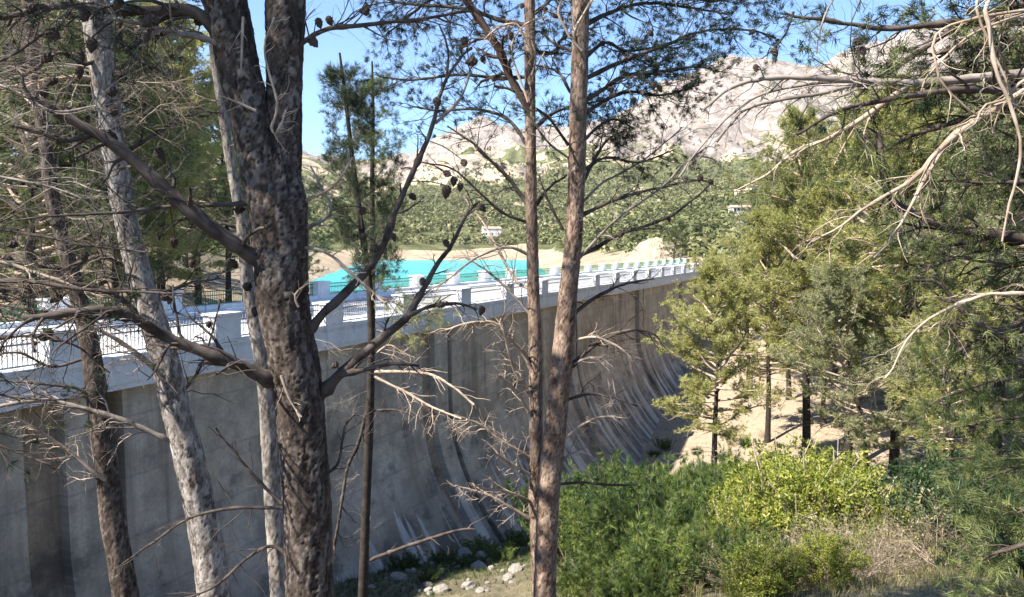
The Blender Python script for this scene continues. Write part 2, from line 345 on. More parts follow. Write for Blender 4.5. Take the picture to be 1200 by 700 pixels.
# ------------------------------------------------------------------ terrain
P0 = np.array([-10.5, 28.3]); D_ = np.array([.411, .9117]); D_ = D_/np.linalg.norm(D_); N_ = np.array([D_[1], -D_[0]])
def dam_xy(s, q): return P0[0]+D_[0]*s+N_[0]*q, P0[1]+D_[1]*s+N_[1]*q
LAKE = -7.0
SKY_PX = np.array([-400, 0, 200, 345, 400, 450, 490, 540, 560, 600, 640, 700, 745, 790, 830, 850, 900, 950, 1000, 1060, 1120, 1200, 1400, 1800.])
SKY_PY = np.array([200, 190, 185, 178, 186, 196, 184, 155, 146, 150, 158, 148, 126, 98, 83, 76, 78, 82, 60, 48, 32, 25, 60, 120.])
YR = 1900.
def Hraw(x, y):
    x = np.asarray(x, float); y = np.asarray(y, float)
    s = (x-P0[0])*D_[0]+(y-P0[1])*D_[1]; q = (x-P0[0])*N_[0]+(y-P0[1])*N_[1]
    plane = -1.7-.36*np.maximum(y, -8)+.08*x
    val = -18.5+.25*np.maximum(0, x-10)+.07*np.maximum(0, s-75)
    val = np.minimum(val, 40+.02*y)
    plane = plane-2.0*np.exp(-((y-23)/9.)**2)*sst(3.2, -.5, x)
    k = 1.5; hd = np.maximum(plane, val)+k*np.exp(-np.abs(plane-val)/k)*.5
    hd = hd+.35*fbm(x*.16, y*.16, 4, 11)+.12*fbm(x*.9, y*.9, 3, 12)*sst(3, 12, np.hypot(x, y))
    yl = np.maximum(y, 0)
    dl = np.interp(yl, [0, 90, 157, 390, 600], [-15.5, -23, -41, -75, -110])-x
    hl = LAKE+np.where(dl > 0, .33*np.minimum(dl, 120)+.08*np.maximum(dl-120, 0), .6*dl)
    dr = x-(4+.03*(y-100)); hr = LAKE+np.where(dr > 0, .05*dr, .5*dr)+.07*np.maximum(0, s-130)*sst(0, 30, dr)
    e = y-430+25*fbm(x*.012, y*.004, 3, 21)
    slope = .11+.07*sst(-50, 350, x)
    hf = LAKE+np.where(e > 0, np.minimum(e, 60)*.13+np.maximum(e-60, 0)*slope, .5*e)
    hf = hf+sst(60, 300, e)*(10*fbm(x*.006, y*.006, 4, 22))
    hu = np.maximum(np.maximum(-16, hl), np.maximum(hr, np.minimum(hf, 400)))+.25*fbm(x*.1, y*.1, 3, 23)
    wd = .5+3.*np.maximum(0, s-122); up = sst(-6-wd, -6+wd, -(q+12))      # 1 upstream
    up = sst(6-.5-np.maximum(0, s-122)*.6, 6+.5+np.maximum(0, s-122)*.6, -q)
    h = hd*(1-up)+hu*up
    # mountain range
    px = 600+900*x/YR; Rg = (290-np.interp(px, SKY_PX, SKY_PY))/900*YR
    t = np.clip((y-850)/(YR-850), 0, 1.6)
    Rg = Rg+28*fbm(x*.011, y*.003, 5, 31, .6)*1.0
    sh = np.where(t <= 1, .25*t+.75*t**2.4, 1-.5*(t-1))
    cl = fbm(x*.0045, y*.0035, 6, 33, .55, True)
    wm = sst(800, 1250, y)
    mount = h+(Rg-h)*np.clip(sh, 0, 1)+wm*(55*(cl-.15))*np.clip(1.35-t, .25, 1)*sst(0, .25, t)
    return np.where(y > 820, mount, h)
def H1(x, y): return float(Hraw(np.array([x]), np.array([y]))[0])
def grid(xs, ys, name, m, tintf, drop=None):
    X, Y = np.meshgrid(xs, ys); Z = Hraw(X, Y)
    if drop is not None: Z = Z-drop(X, Y)
    b = Buf(); nx, ny = len(xs), len(ys)
    i = (np.arange(ny-1)[:, None]*nx+np.arange(nx-1)[None]).ravel()
    b.add(np.stack([X, Y, Z], -1).reshape(-1, 3), np.stack([i, i+1, i+1+nx, i+nx], -1), tintf(X, Y, Z).ravel())
    return obj(name, mesh(name, b, m, True))
def near_tint(X, Y, Z):
    q = (X-P0[0])*N_[0]+(Y-P0[1])*N_[1]
    sandy = sst(44, 52, Y)*sst(5, 9, X)*sst(34, 22, X-.28*(Y-50))
    up = sst(6, 8, -q)*sst(8, 0, Z-LAKE)
    path = .35*sst(3.5, 6, X)*sst(8, 12, Y)*sst(26, 18, Y)
    return .01+.98*np.clip(sandy*.8+up+path, 0, 1)
ground = grid(np.arange(-70, 96, .75), np.arange(-24, 132, .75), 'ground', M['ground'], near_tint); ground['kind'] = 'structure'
def hill_tint(X, Y, Z):
    d = 12.; sl = np.hypot(Hraw(X+d, Y)-Hraw(X-d, Y), Hraw(X, Y+d)-Hraw(X, Y-d))/(2*d)
    nz = fbm(X*.008, Y*.008, 5, 41)
    ang = Z/np.maximum(Y, 1)
    rock = sst(.35, .75, sl+.5*nz)*sst(70, 150, Z+60*nz)+sst(120, 210, Z+80*nz-25*sst(0, 500, X))
    bare = sst(7, 3, Z-LAKE+2*nz)*.5*sst(900, 700, Y)
    patch = .5*sst(.34, .5, fbm(X*.02, Y*.02, 4, 43))*sst(1300, 900, Y)
    return .01+np.maximum(np.clip(rock, 0, 1)*.98, np.maximum(bare, patch))
ys = np.concatenate([np.arange(126, 420, 4), np.arange(420, 900, 7), np.arange(900, 2500, 8.5)])
hills = grid(np.concatenate([np.arange(-1500, -300, 14), np.arange(-300, 300, 5), np.arange(300, 1500, 9), np.arange(1500, 2400, 18)]), ys, 'mountain', M['hill'], hill_tint,
             lambda X, Y: 1.2*sst(134, 128, Y)); hills['kind'] = 'structure'
b = Buf()
pts = [dam_xy(-40, -9), dam_xy(136, -9), (120, 300), (400, 500), (-400, 500), (-120, 200), (-45, 10)]
b.add([(x, y, LAKE) for x, y in pts], [list(range(len(pts)))]); lake = obj('lake', mesh('lake', b, M['water'])); lake['kind'] = 'structure'

# ------------------------------------------------------------------ dam
dx, dy = dam_xy(0, -6)
dam = empty('dam', (dx, dy, -20), 'long straight grey concrete dam with stained flaring face and railed crest', 'dam')
DB = np.array([dx, dy, -20])
def to_w(s, q, z):
    x, y = dam_xy(np.asarray(s, float), np.asarray(q, float)); return np.stack([x, y, np.broadcast_to(z, x.shape)], -1)
FACE = -.45; TOPW = -4.55
def flare(h):
    t = np.maximum(0, -8.7-h); return np.where(t < 10, .05*t*t, 5+1.0*(t-10))+.012*(TOPW-h)
def wall_strip(name, svals, proud, hbot, m=M['wall']):
    hs = np.arange(TOPW+.02, hbot-.3, -.45); n = len(hs); q = FACE+flare(hs)
    arc = np.concatenate([[0], np.cumsum(np.hypot(np.diff(hs), np.diff(q)))])
    S = np.asarray(svals); k = len(S); b = Buf()
    SS, QQ = np.meshgrid(S, q); HH = np.repeat(hs[:, None], k, 1)
    QQ = QQ+proud+.02*fbm(SS*.5, HH*.5, 3, 51)
    front = to_w(SS, QQ, HH).reshape(-1, 3)
    i = (np.arange(n-1)[:, None]*k+np.arange(k-1)[None]).ravel(); fr = np.stack([i, i+k, i+k+1, i+1], -1)
    back = to_w(SS, np.full_like(SS, -7.0), HH).reshape(-1, 3); m0 = n*k
    lf = np.arange(n-1)*k; rt = lf+k-1
    side = np.concatenate([np.stack([lf, lf+m0, lf+k+m0, lf+k], -1), np.stack([rt, rt+k, rt+k+m0, rt+m0], -1)])
    top = np.arange(k-1); topf = np.stack([top, top+1, top+1+m0, top+m0], -1); bt = (n-1)*k+np.arange(k-1); botf = np.stack([bt, bt+m0, bt+m0+1, bt+1], -1)
    b.add(np.concatenate([front, back]), np.concatenate([fr, side, topf, botf]))
    uv = np.stack([np.concatenate([SS.ravel()]*2), np.concatenate([np.repeat(arc, k)]*2)], -1)
    return wpart(name, b, m, dam, False, uv)
JOINTS = [-26.6+22*i for i in range(8)]
def hb(s): x, y = dam_xy(s, 4.); return min(H1(x, y), H1(*dam_xy(s, 0.)))-2.5
for a, c in zip([-40]+JOINTS, JOINTS+[150]):
    wall_strip('wall_block', np.arange(a+1.25, c-2.9+.01, (c-4.15-a)/max(4, int((c-a)/.9))), 0., -23)
for j in JOINTS:
    wall_strip('joint_channel', np.linspace(j-2.9, j-1.75, 3), -.22, -23, M['channel'])
    wall_strip('joint_rib', np.linspace(j-1.75, j-.3, 4), .16, -23)
    wall_strip('joint_rib', np.linspace(j+.32, j+1.25, 3), .08, -23)
    wall_strip('joint_filler', np.linspace(j-.3, j+.32, 2), -.75, -23, M['gap'])
BAY = 6.3; K0, K1 = -5, 23
def sbox(buf, s0, s1, q0, q1, z0, z1):
    v = np.concatenate([to_w([s0, s1, s1, s0], [q0, q0, q1, q1], z0), to_w([s0, s1, s1, s0], [q0, q0, q1, q1], z1)])
    buf.add(v, [(0, 1, 2, 3), (7, 6, 5, 4), (0, 4, 5, 1), (1, 5, 6, 2), (2, 6, 7, 3), (3, 7, 4, 0)])
SILL, PTOP, CBOT = -3.42, -2.42, -4.5
proto = {}
def share(name, key, builder, m, k):
    """one mesh, moved k bays along the crest"""
    if key not in proto:
        b = Buf(); builder(b); proto[key] = mesh(name, b, m, False, DB)
    o = obj(name, proto[key], dam, (D_[0]*BAY*k, D_[1]*BAY*k, 0)); return o
def rail_panel(b, sa, sb, q, zlo, zhi, n):
    for z in (zlo+.04, zhi-.04, zhi-.28): sbox(b, sa, sb, q-.025, q+.025, z-.025, z+.025)
    for i in range(n):
        s = sa+(sb-sa)*(i+.5)/n; sbox(b, s-.012, s+.012, q-.012, q+.012, zlo+.06, zhi-.06)
def near_pier(b):
    sbox(b, -.62, .62, -.62, .02, SILL+.003, PTOP-.09); sbox(b, -.68, .68, -.68, .07, PTOP-.09, PTOP)
def near_beam(b):
    sbox(b, -BAY/2+.01, BAY/2-.01, -.60, 0, CBOT, SILL); sbox(b, -BAY/2+.012, BAY/2-.012, -.66, .06, SILL-.17, SILL-.003)
    sbox(b, -BAY/2+.6, BAY/2-.6, -.01, .035, CBOT+.18, SILL-.30)
def far_pier(b): sbox(b, 1.2, 2.4, -12.5, -11.8, -3.45, PTOP+.04); sbox(b, 1.12, 2.48, -12.58, -11.72, PTOP+.04, PTOP+.12)
def far_beam(b): sbox(b, 1.8-BAY/2+.01, 1.8+BAY/2-.01, -12.45, -11.86, -4.6, -3.25)
for k in range(K0, K1):
    share('parapet_beam', 'nb', near_beam, M['parapet'], k)
    share('parapet_pier', 'np', near_pier, M['parapet'], k)
    share('railing', 'nr', lambda b: rail_panel(b, .7, BAY-.7, -.3, SILL+.02, PTOP-.04, 34), M['rail'], k)
    share('lake_parapet_beam', 'fb', far_beam, M['white'], k)
    share('lake_parapet_pier', 'fp', far_pier, M['white'], k)
    share('lake_railing', 'fr', lambda b: rail_panel(b, 2.5, 1.8+BAY-.7, -12.15, -3.22, PTOP-.02, 30), M['rail_green'], k)
b = Buf(); sbox(b, K0*BAY-3, K1*BAY, -11.86, -.61, -4.54, -3.62); crest = wpart('crest_road', b, M['road'], dam)
b = Buf(); sbox(b, K0*BAY-3, K1*BAY, -2.0, -.615, -3.60, -3.46); wpart('pavement', b, M['white'], dam)
b = Buf(); sbox(b, K0*BAY-3, K1*BAY, -11.85, -10.6, -3.60, -3.46); wpart('pavement', b, M['white'], dam)
b = Buf(); sbox(b, K0*BAY-3, K1*BAY, -12.2, -7.02, -24, -4.58); wpart('upstream_wall', b, M['parapet'], dam)

# ------------------------------------------------------------------ pines: library of crowns
def pine_mesh(seed, Hh, spreadR, lo, needle, K=7, dead=True, nb=70, dens=1.35, tl=.175, tw=.031):
    rng = np.random.default_rng(seed); tr = Buf(); br = Buf(); nd = Buf()
    lean = rng.normal(0, .05, 2)*Hh
    zz = np.linspace(0, 1, 14); path = np.stack([lean[0]*zz**2+.25*np.sin(zz*5+seed)*zz, lean[1]*zz**2+.2*np.cos(zz*4+seed)*zz-.2*zz*0, zz*Hh], -1); path[:, :2] -= path[0, :2]
    tube(tr, resample(path, .4), np.interp(np.linspace(0, 1, len(resample(path, .4))), [0, .06, .5, 1], [Hh*.015, Hh*.0115, Hh*.007, .03]), 10, 0, None)
    C = []; A = []
    for i in range(nb):
        t = lo+(1-lo)*((i+rng.random())/nb)**.9; p = np.array([np.interp(t, zz, path[:, k]) for k in range(3)])
        u = (t-lo)/(1-lo); L = spreadR*(math.sin(math.pi*min(.97, .12+.86*u))**.75)*(.5+.65*rng.random())+.4
        az = i*2.4+rng.normal(0, .5); el = -.05+.95*u+rng.normal(0, .15); d = np.array([math.cos(az)*math.cos(el), math.sin(az)*math.cos(el), math.sin(el)])
        pth = walk(p, d, L, rng, .22, .45, 6); tube(br, pth, np.linspace(.05+.012*L, .015, 7), 4)
        ns = int(5+L*2.2)
        for k in range(ns):
            tt = .3+.7*(k+rng.random())/ns; fi = min(5.99, tt*6); j = int(fi); q = pth[j]+(pth[j+1]-pth[j])*(fi-j); td = unit(pth[j+1]-pth[j])
            d2 = unit(td*.6+rng.normal(0, .6, 3)+[0, 0, .35]); l2 = (.35+.75*rng.random())*(.5+.16*L)
            sp = walk(q, d2, l2, rng, .3, .3, 4); tube(br, sp, np.linspace(.018, .006, 5), 3, cap=False)
            nt_ = int(13*dens*(.6+.8*rng.random()))
            for _ in range(nt_):
                f2 = rng.random()**.7*3.99; jj = int(f2); c = sp[jj]+(sp[jj+1]-sp[jj])*(f2-jj)
                C.append(c+rng.normal(0, .10, 3)); A.append(unit(unit(sp[jj+1]-sp[jj])*.5+rng.normal(0, .5, 3)+[0, 0, .45]))
    if dead:
        for i in range(16):
            t = .12+.35*rng.random(); p = np.array([np.interp(t, zz, path[:, k]) for k in range(3)]); az = rng.random()*6.28
            spray(br, None, walk(p, np.array([math.cos(az), math.sin(az), .1]), 1.0+2*rng.random(), rng, .3, -.2, 6), .03, .008, rng, 6, .7, 2, seg=3)
    C = np.array(C); A = np.array(A)
    big = .5+.5*fbm(C[:, 0]*.5+seed*7, C[:, 1]*.5+C[:, 2]*.6, 3, seed % 9)
    tint = np.clip(.25*rng.random(len(C))+.75*big, 0, 1)
    needles(nd, C, A, tl, tw, K, .55, rng, tint)
    return dict(trunk=mesh('trunk', tr, M['bark_thin'], True), branches=mesh('branches', br, M['dead'], True), crown=mesh('crown', nd, needle), H=Hh)
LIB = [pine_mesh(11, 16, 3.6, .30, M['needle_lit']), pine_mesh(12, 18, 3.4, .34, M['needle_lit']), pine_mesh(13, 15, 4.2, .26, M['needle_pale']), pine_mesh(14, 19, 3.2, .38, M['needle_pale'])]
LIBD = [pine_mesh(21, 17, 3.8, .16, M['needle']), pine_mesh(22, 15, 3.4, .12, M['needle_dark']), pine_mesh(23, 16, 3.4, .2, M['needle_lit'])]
def place_pine(lib, x, y, top_z, rot, label, group, wid=1.0, name='pine_tree', mats=None):
    g = H1(x, y); s = (top_z-g)/lib['H']
    e = empty(name, (x, y, g-.15), label, 'tree', group); e.rotation_euler = (0, 0, rot); e.scale = (s*wid, s*wid, s)
    for part in ('trunk', 'branches', 'crown'): obj(part, lib[part], e)
    return e
def pine_px(lib, px, y, top_py, rot, label, group, wid=1.0):
    t = P(px, top_py, y); return place_pine(lib, t[0], y, t[2], rot, label, group, wid)
# pines on the far bank of the gorge, right of the dam
RG = 'pines on the bank across the gorge'
right = [(842, 50, 318, 0, 1.25), (955, 56, 148, 1, 1.1), (905, 62, 262, 0, 1.1), (1005, 52, 132, 0, 1.1), (1062, 46, 108, 1, 1.15), (1125, 42, 95, 2, 1.15), (1188, 40, 55, 3, 1.1),
         (930, 72, 236, 2, 1.1), (985, 74, 205, 3, 1.1), (1035, 78, 185, 2, 1.1), (1095, 76, 150, 1, 1.2), (880, 84, 292, 1, 1.2), (1160, 66, 120, 2, 1.2), (1240, 52, 60, 1, 1.2),
         (862, 100, 288, 3, 1.2), (925, 98, 258, 0, 1.2), (835, 112, 296, 1, 1.1), (1010, 100, 205, 1, 1.2), (1075, 60, 240, 0, 1.3), (1150, 52, 250, 3, 1.2), (970, 62, 300, 3, 1.2), (1025, 44, 330, 2, 1.2), (1110, 36, 330, 0, 1.1)]
for i, (px, y, tp, k, wd) in enumerate(right):
    lab = {0: 'broad yellow-green pine leaning out over the dam face', 1: 'tall yellow-green pine rising highest beside the gorge'}.get(i, ['sunlit yellow-green pine standing in the wood across the gorge', 'sunlit yellow-green pine standing in the wood across the gorge', 'greyer green pine standing in the wood across the gorge', 'greyer green pine standing in the wood across the gorge'][k])
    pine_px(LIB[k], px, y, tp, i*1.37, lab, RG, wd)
LG = 'pines on the lake bank behind the near end of the dam'
left = [(20, 36, -60, 0), (75, 44, -90, 2), (125, 40, 60, 0), (180, 50, 20, 2), (225, 58, 70, 0), (262, 72, 115, 2), (300, 84, 160, 0), (-30, 48, -120, 1), (150, 66, 20, 0), (45, 62, -20, 0), (330, 105, 205, 1), (-70, 40, -100, 1), (95, 78, 10, 0), (358, 118, 232, 0), (212, 88, 110, 1)]
for i, (px, y, tp, k) in enumerate(left):
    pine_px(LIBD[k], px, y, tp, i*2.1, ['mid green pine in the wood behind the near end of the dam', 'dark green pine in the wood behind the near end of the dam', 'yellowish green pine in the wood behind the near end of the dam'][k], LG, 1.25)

# ------------------------------------------------------------------ slope plants: library of shrubs
def shrub_mesh(kind, seed):
    rng = np.random.default_rng(seed); st = Buf(); lf = Buf(); C = []; A = []
    if kind == 'broom':          # many upright green shoots
        for i in range(46):
            az = rng.random()*6.28; r = .75*rng.random()**.5; p = np.array([math.cos(az)*r, math.sin(az)*r, -.05]); d = np.array([math.cos(az)*r*.55, math.sin(az)*r*.55, 1.0])
            pth = walk(p, d, 1.3+1.0*rng.random(), rng, .14, .1, 6); tube(st, pth, np.linspace(.016, .004, 7), 3)
            for _ in range(40):
                f = 1.2+rng.random()*4.79; j = int(f); C.append(pth[j]+(pth[j+1]-pth[j])*(f-j)+rng.normal(0, .06, 3)); A.append(unit(pth[j+1]-pth[j]+rng.normal(0, .35, 3)))
        needles(lf, C, A, .17, .016, 11, .3, rng); ms, ml = M['dead_grey'], M['leaf_broom']
    elif kind == 'spurge':
        for i in range(30):
            az = rng.random()*6.28; d = np.array([math.cos(az)*.65, math.sin(az)*.65, .55+rng.random()])
            pth = walk(np.array([0, 0, -.05]), d, .9+.7*rng.random(), rng, .25, .25, 5); tube(st, pth, np.linspace(.014, .005, 6), 4)
            for _ in range(6):
                q = walk(pth[3], unit(pth[4]-pth[3]+rng.normal(0, .5, 3)), .45*rng.random()+.15, rng, .2, .3, 3); tube(st, q, [.006, .005, .004, .003], 3, cap=False)
                for _ in range(13): C.append(q[-1]+rng.normal(0, .06, 3)); A.append(unit(rng.normal(0, .6, 3)+[0, 0, .6]))
        leaves(lf, C, A, .055, .02, 7, .8, rng); ms, ml = M['dead'], M['leaf_spurge']
    elif kind == 'dry':
        for i in range(34):
            az = rng.random()*6.28; d = np.array([math.cos(az)*.9, math.sin(az)*.9, .35+rng.random()])
            tips = []; spray(st, tips, walk(np.array([0, 0, -.05]), d, .7+.6*rng.random(), rng, .3, .1, 5), .011, .003, rng, 8, .45, 2, .6, .1, .3, 3)
            for t in tips:
                if rng.random() < .22: C.append(t[0]); A.append(t[1])
        leaves(lf, C, A, .06, .02, 4, .7, rng); ms, ml = M['dead'], M['grass']
    else:                         # lentisc: dense dark leaves
        for i in range(40):
            az = rng.random()*6.28; d = np.array([math.cos(az), math.sin(az), .2+1.1*rng.random()])
            pth = walk(np.array([0, 0, -.05]), d, .8+.7*rng.random(), rng, .3, .25, 5); tube(st, pth, np.linspace(.018, .005, 6), 4)
            for _ in range(34):
                f = 1.5+rng.random()*3.49; j = int(f); C.append(pth[j]+(pth[j+1]-pth[j])*(f-j)+rng.normal(0, .13, 3)); A.append(unit(rng.normal(0, .6, 3)+[0, 0, .4]))
        leaves(lf, C, A, .07, .028, 9, .8, rng); ms, ml = M['twig'], M['leaf_dark']
    return mesh('stems', st, ms, True), mesh('foliage', lf, ml)
SH = {k: [shrub_mesh(k, 60+7*i+j) for j in range(2)] for i, k in enumerate(('broom', 'spurge', 'dry', 'lentisc'))}
SLAB = {'broom': ('bright green upright shrub in the thicket at the foot of the dam', 'shrubs at the foot of the dam'),
        'spurge': ('yellow-green leafy shrub on the sunny slope beside the dry bushes', 'yellow-green shrubs on the slope'),
        'dry': ('dry brown twiggy bush on the sunny slope', 'dry bushes on the slope'),
        'lentisc': ('dark green small-leaved bush in the shade of the slope', 'dark bushes on the slope')}
def shrub(kind, x, y, s, rng, zs=1.0, lab=None, grp=None):
    st, lf = SH[kind][rng.integers(2)]
    e = empty({'broom': 'broom_shrub', 'spurge': 'leafy_shrub', 'dry': 'dry_bush', 'lentisc': 'dark_bush'}[kind], (x, y, H1(x, y)-.03), lab or SLAB[kind][0], 'shrub', grp or SLAB[kind][1])
    e.rotation_euler = (0, 0, rng.random()*6.28); e.scale = (s, s, s*zs); obj('stems', st, e); obj('foliage', lf, e)
rs = np.random.default_rng(5)
def shrub_at(kind, px, y, s, zs=1.0, lab=None, grp=None): shrub(kind, (px-600)/900*y, y, s, rs, zs, lab, grp)
for px in range(668, 905, 17): shrub_at('broom', px+rs.normal(0, 6), 33+rs.normal(0, 2.2), 1.25+.5*rs.random(), 1.15)
for px in range(690, 900, 24): shrub_at('broom', px+rs.normal(0, 6), 26+rs.normal(0, 1.5), .95+.35*rs.random(), 1.0, 'shorter bright green shrub in front of the tall thicket below the dam', 'shorter shrubs before the thicket')
for px in range(675, 890, 30): shrub_at('lentisc', px, 30+rs.normal(0, 2), 1.1+.5*rs.random(), 1.2, 'dark leafy bush growing among the bright green thicket below the dam', 'dark bushes in the thicket')
for px in range(660, 880, 26): shrub_at(['dry', 'lentisc', 'broom'][rs.integers(3)], px+rs.normal(0, 6), 20.5+rs.normal(0, 1.2), .75+.3*rs.random())
for px, y, s in [(930, 15.5, 1.9), (965, 17, 2.1), (905, 17.5, 1.7), (985, 15, 1.6), (940, 19, 2.2), (890, 15, 1.1), (920, 22, 1.6), (975, 22, 1.6), (870, 19, 1.2), (1015, 19, 1.2), (950, 25, 1.7), (1000, 26, 1.6), (1080, 14, .9)]: shrub_at('spurge', px, y, s)
for px, y, s in [(1020, 14, 1.3), (1055, 15, 1.4), (1000, 12.5, 1.0), (1040, 17.5, 1.4), (970, 12.6, .8), (1090, 16, 1.2), (930, 12.5, .8), (880, 13, .8), (1030, 22, 1.5), (835, 14.5, .8), (1070, 20, 1.4), (1120, 13, 1.1)]: shrub_at('dry', px, y, s)
for px, y, s in [(1130, 15, 1.5), (1165, 14, 1.5), (1195, 13, 1.5), (1110, 19, 1.6), (1150, 19, 1.7), (1185, 18, 1.7), (1075, 25, 1.8), (1120, 25, 2.0), (1165, 25, 2.0), (1030, 30, 2.0), (1080, 32, 2.2), (1140, 32, 2.2), (985, 32, 1.8), (940, 34, 1.6), (820, 44, 1.5), (835, 47, 1.6), (885, 40, 1.8), (1195, 30, 2.2)]: shrub_at('lentisc', px, y, s)
for px, y, s in [(470, 34, .6), (520, 36, .55), (560, 39, .7), (610, 41, .7), (585, 36, .6), (545, 34, .45), (500, 31, .4)]: shrub_at('broom', px, y, s, .6, 'low green bush among the rubble stones in the shadow of the dam', 'low bushes among the rubble')

for i in range(34):
    k = ['dry', 'lentisc', 'broom', 'dry'][rs.integers(4)]
    shrub_at(k, 655+rs.random()*250, 12.5+7*rs.random(), .45+.4*rs.random(), 1.0, {'dry': 'small dry twiggy bush beside the pair of trunks, below the green thicket', 'lentisc': 'small dark leafy bush beside the pair of trunks, below the green thicket', 'broom': 'small feathery green bush beside the pair of trunks, below the thicket'}[k], 'undergrowth beside the pair of trunks')
for i in range(12): shrub_at(['dry', 'spurge', 'dry'][rs.integers(3)], 880+rs.random()*200, 11+5*rs.random(), .5+.35*rs.random())
for i in range(26): shrub_at(['dry', 'lentisc', 'broom'][rs.integers(3)], 765+rs.random()*200, 47+20*rs.random(), .35+.5*rs.random(), .8, 'small low bush dotted on the bare sandy bank across the gorge', 'low bushes on the sandy bank')
# dry grass and low herbs (uncountable)
def scatter_grass(name, n, xr, yr, label, L, m, fn):
    x = R.uniform(*xr, n); y = R.uniform(*yr, n); keep = R.random(n) < fn(x, y); x = x[keep]; y = y[keep]; z = Hraw(x, y)
    b = Buf(); needles(b, np.stack([x, y, z-.02], -1), np.repeat([[0, 0, 1.]], len(x), 0), L, .018, 5, .33, R, np.clip(.5+.5*fbm(x*.5, y*.5, 3, 77)+R.normal(0, .15, len(x)), 0, 1))
    o = obj(name, mesh(name, b, m)); o['kind'] = 'stuff'; tag(o, label, 'grass')
scatter_grass('dry_grass', 27000, (-4, 22), (10, 42), 'dry straw-coloured grass and herbs on the slope below the dam', .2, M['grass'], lambda x, y: np.where((x > .02*y) & (x < .72*y), 1-.55*sst(20, 40, y), .12))
scatter_grass('green_herbs', 9000, (-9, 6), (29, 46), 'low green herbs among the rubble at the foot of the dam', .22, M['leaf_broom'], lambda x, y: .25+.75*(vn(x*.5, y*.5, 9) > 0))

# rubble at the foot of the dam
def rock_mesh(seed):
    rng = np.random.default_rng(seed); import bmesh as bm_
    bm = bm_.new(); bm_.ops.create_icosphere(bm, subdivisions=2, radius=1); sc_ = np.array([1, .75+.3*rng.random(), .55+.3*rng.random()])
    for v in bm.verts:
        c = np.array(v.co); n = rng.normal(size=(1, 3)); r = 1+.22*float(vn(c[0]*1.6+seed*3, c[1]*1.6+c[2]*2.1, seed))+.12*float(vn(c[0]*4+seed, c[2]*4+c[1]*3, seed+3))
        v.co = c*sc_*r
    me = bpy.data.meshes.new('rock'); bm.to_mesh(me); bm.free(); me.materials.append(M['rock']); return me
RK = [rock_mesh(i) for i in range(4)]
def rock_at(px, y, s, label, group):
    x = (px-600)/900*y; o = obj('boulder', RK[rs.integers(4)], None, (x, y, H1(x, y)+s*.18)); o.scale = (s, s, s); o.rotation_euler = (rs.normal(0, .2), rs.normal(0, .2), rs.random()*6); tag(o, label, 'rock', group)
rock_at(541, 38, .55, 'largest pale boulder lying in the rubble below the dam rib', None)
rock_at(560, 33.5, .4, 'pale angular rock in sunlit grass below the dam rib', None)
for i in range(46):
    px = 425+190*rs.random(); rock_at(px, 29+12*rs.random()*(px-330)/270, .10+.24*rs.random()**2, 'small grey stone in the rubble at the foot of the dam', 'rubble stones at the foot of the dam')
for i in range(14):
    rock_at(760+110*rs.random(), 50+14*rs.random(), .2+.4*rs.random()**2, 'pale stone on the bare sandy bank across the gorge', 'stones on the sandy bank')

# ------------------------------------------------------------------ the far side of the lake
rw = np.random.default_rng(9)
def wood(name, label, n, xr, yr, test, size, K, L):
    x = rw.uniform(*xr, n); u = rw.random(n); y = yr[0]+(yr[1]-yr[0])*u**1.25; ok = np.abs(x) < .85*y
    x = x[ok]; y = y[ok]; z = Hraw(x, y); k = test(x, y, z); x = x[k]; y = y[k]; z = z[k]; N = len(x)
    s = size*(.6+.8*rw.random(N)); b = Buf()
    d = rw.normal(size=(N, K, 3)); d /= np.linalg.norm(d, axis=2)[..., None]; d[..., 2] = np.abs(d[..., 2]*1.15)
    C = np.stack([x, y, z+.3*s], -1)[:, None]+d*s[:, None, None]*np.array([.55, .55, .95])*rw.uniform(.55, 1, (N, K, 1))
    A = d+np.array([0, 0, .3]); tint = np.repeat(np.clip(.5+.5*fbm(x*.02, y*.02, 3, 61)+rw.normal(0, .2, N), 0, 1), K)
    C = C.reshape(-1, 3); A = A.reshape(-1, 3); q = unit(rw.normal(size=C.shape))
    q = rw.normal(size=C.shape); q /= np.linalg.norm(q, axis=1)[:, None]; r = np.cross(A, q); r /= np.linalg.norm(r, axis=1)[:, None]+1e-9
    ll = np.repeat(s, K)[:, None]*L
    b.add(np.stack([C-q*ll, C+q*ll*.6+r*ll, C+q*ll*.3-r*ll], 1).reshape(-1, 3), np.arange(len(C)*3).reshape(-1, 3), np.repeat(tint, 3)*.94+.03)
    o = obj(name, mesh(name, b, M['needle_far'])); o['kind'] = 'stuff'; tag(o, label, 'wood')
wood('hillside_wood', 'green pine wood covering the lower hillside beyond the lake', 38000, (-420, 900), (445, 1250), lambda x, y, z: (z > 1.5) & (rw.random(len(x)) < np.where(z < 60, .75, .75*sst(150, 60, z)+.12)) & (fbm(x*.02, y*.02, 3, 44) < .42), 3.0, 14, .40)
wood('mountain_scrub', 'scattered dark scrub on the pale mountain cliffs', 11000, (-900, 1700), (1050, 1950), lambda x, y, z: (fbm(x*.012, y*.012, 4, 91) > .12) & (rw.random(len(x)) < .8), 2.2, 8, .5)
wood('bank_wood', 'green trees covering the slope beside the far end of the dam', 8000, (20, 360), (120, 440), lambda x, y, z: (z > -3.5) & (rw.random(len(x)) < np.maximum(sst(0, 20, x-.06*y-14), .8*sst(-2.5, 0, z))), 2.4, 24, .31)
def shore_tree(px, y, top_py, label, k=0):
    t = P(px, top_py, y); place_pine(LIBD[k], t[0], y, t[2], px, label, None, 1.5)
shore_tree(790, 165, 262, 'small dark conical tree beside the pale mound at the far end of the dam', 0)
shore_tree(700, 300, 268, 'dark rounded tree on the bare shore above the dam crest', 1)
b = Buf()   # pale mound by the far end of the crest
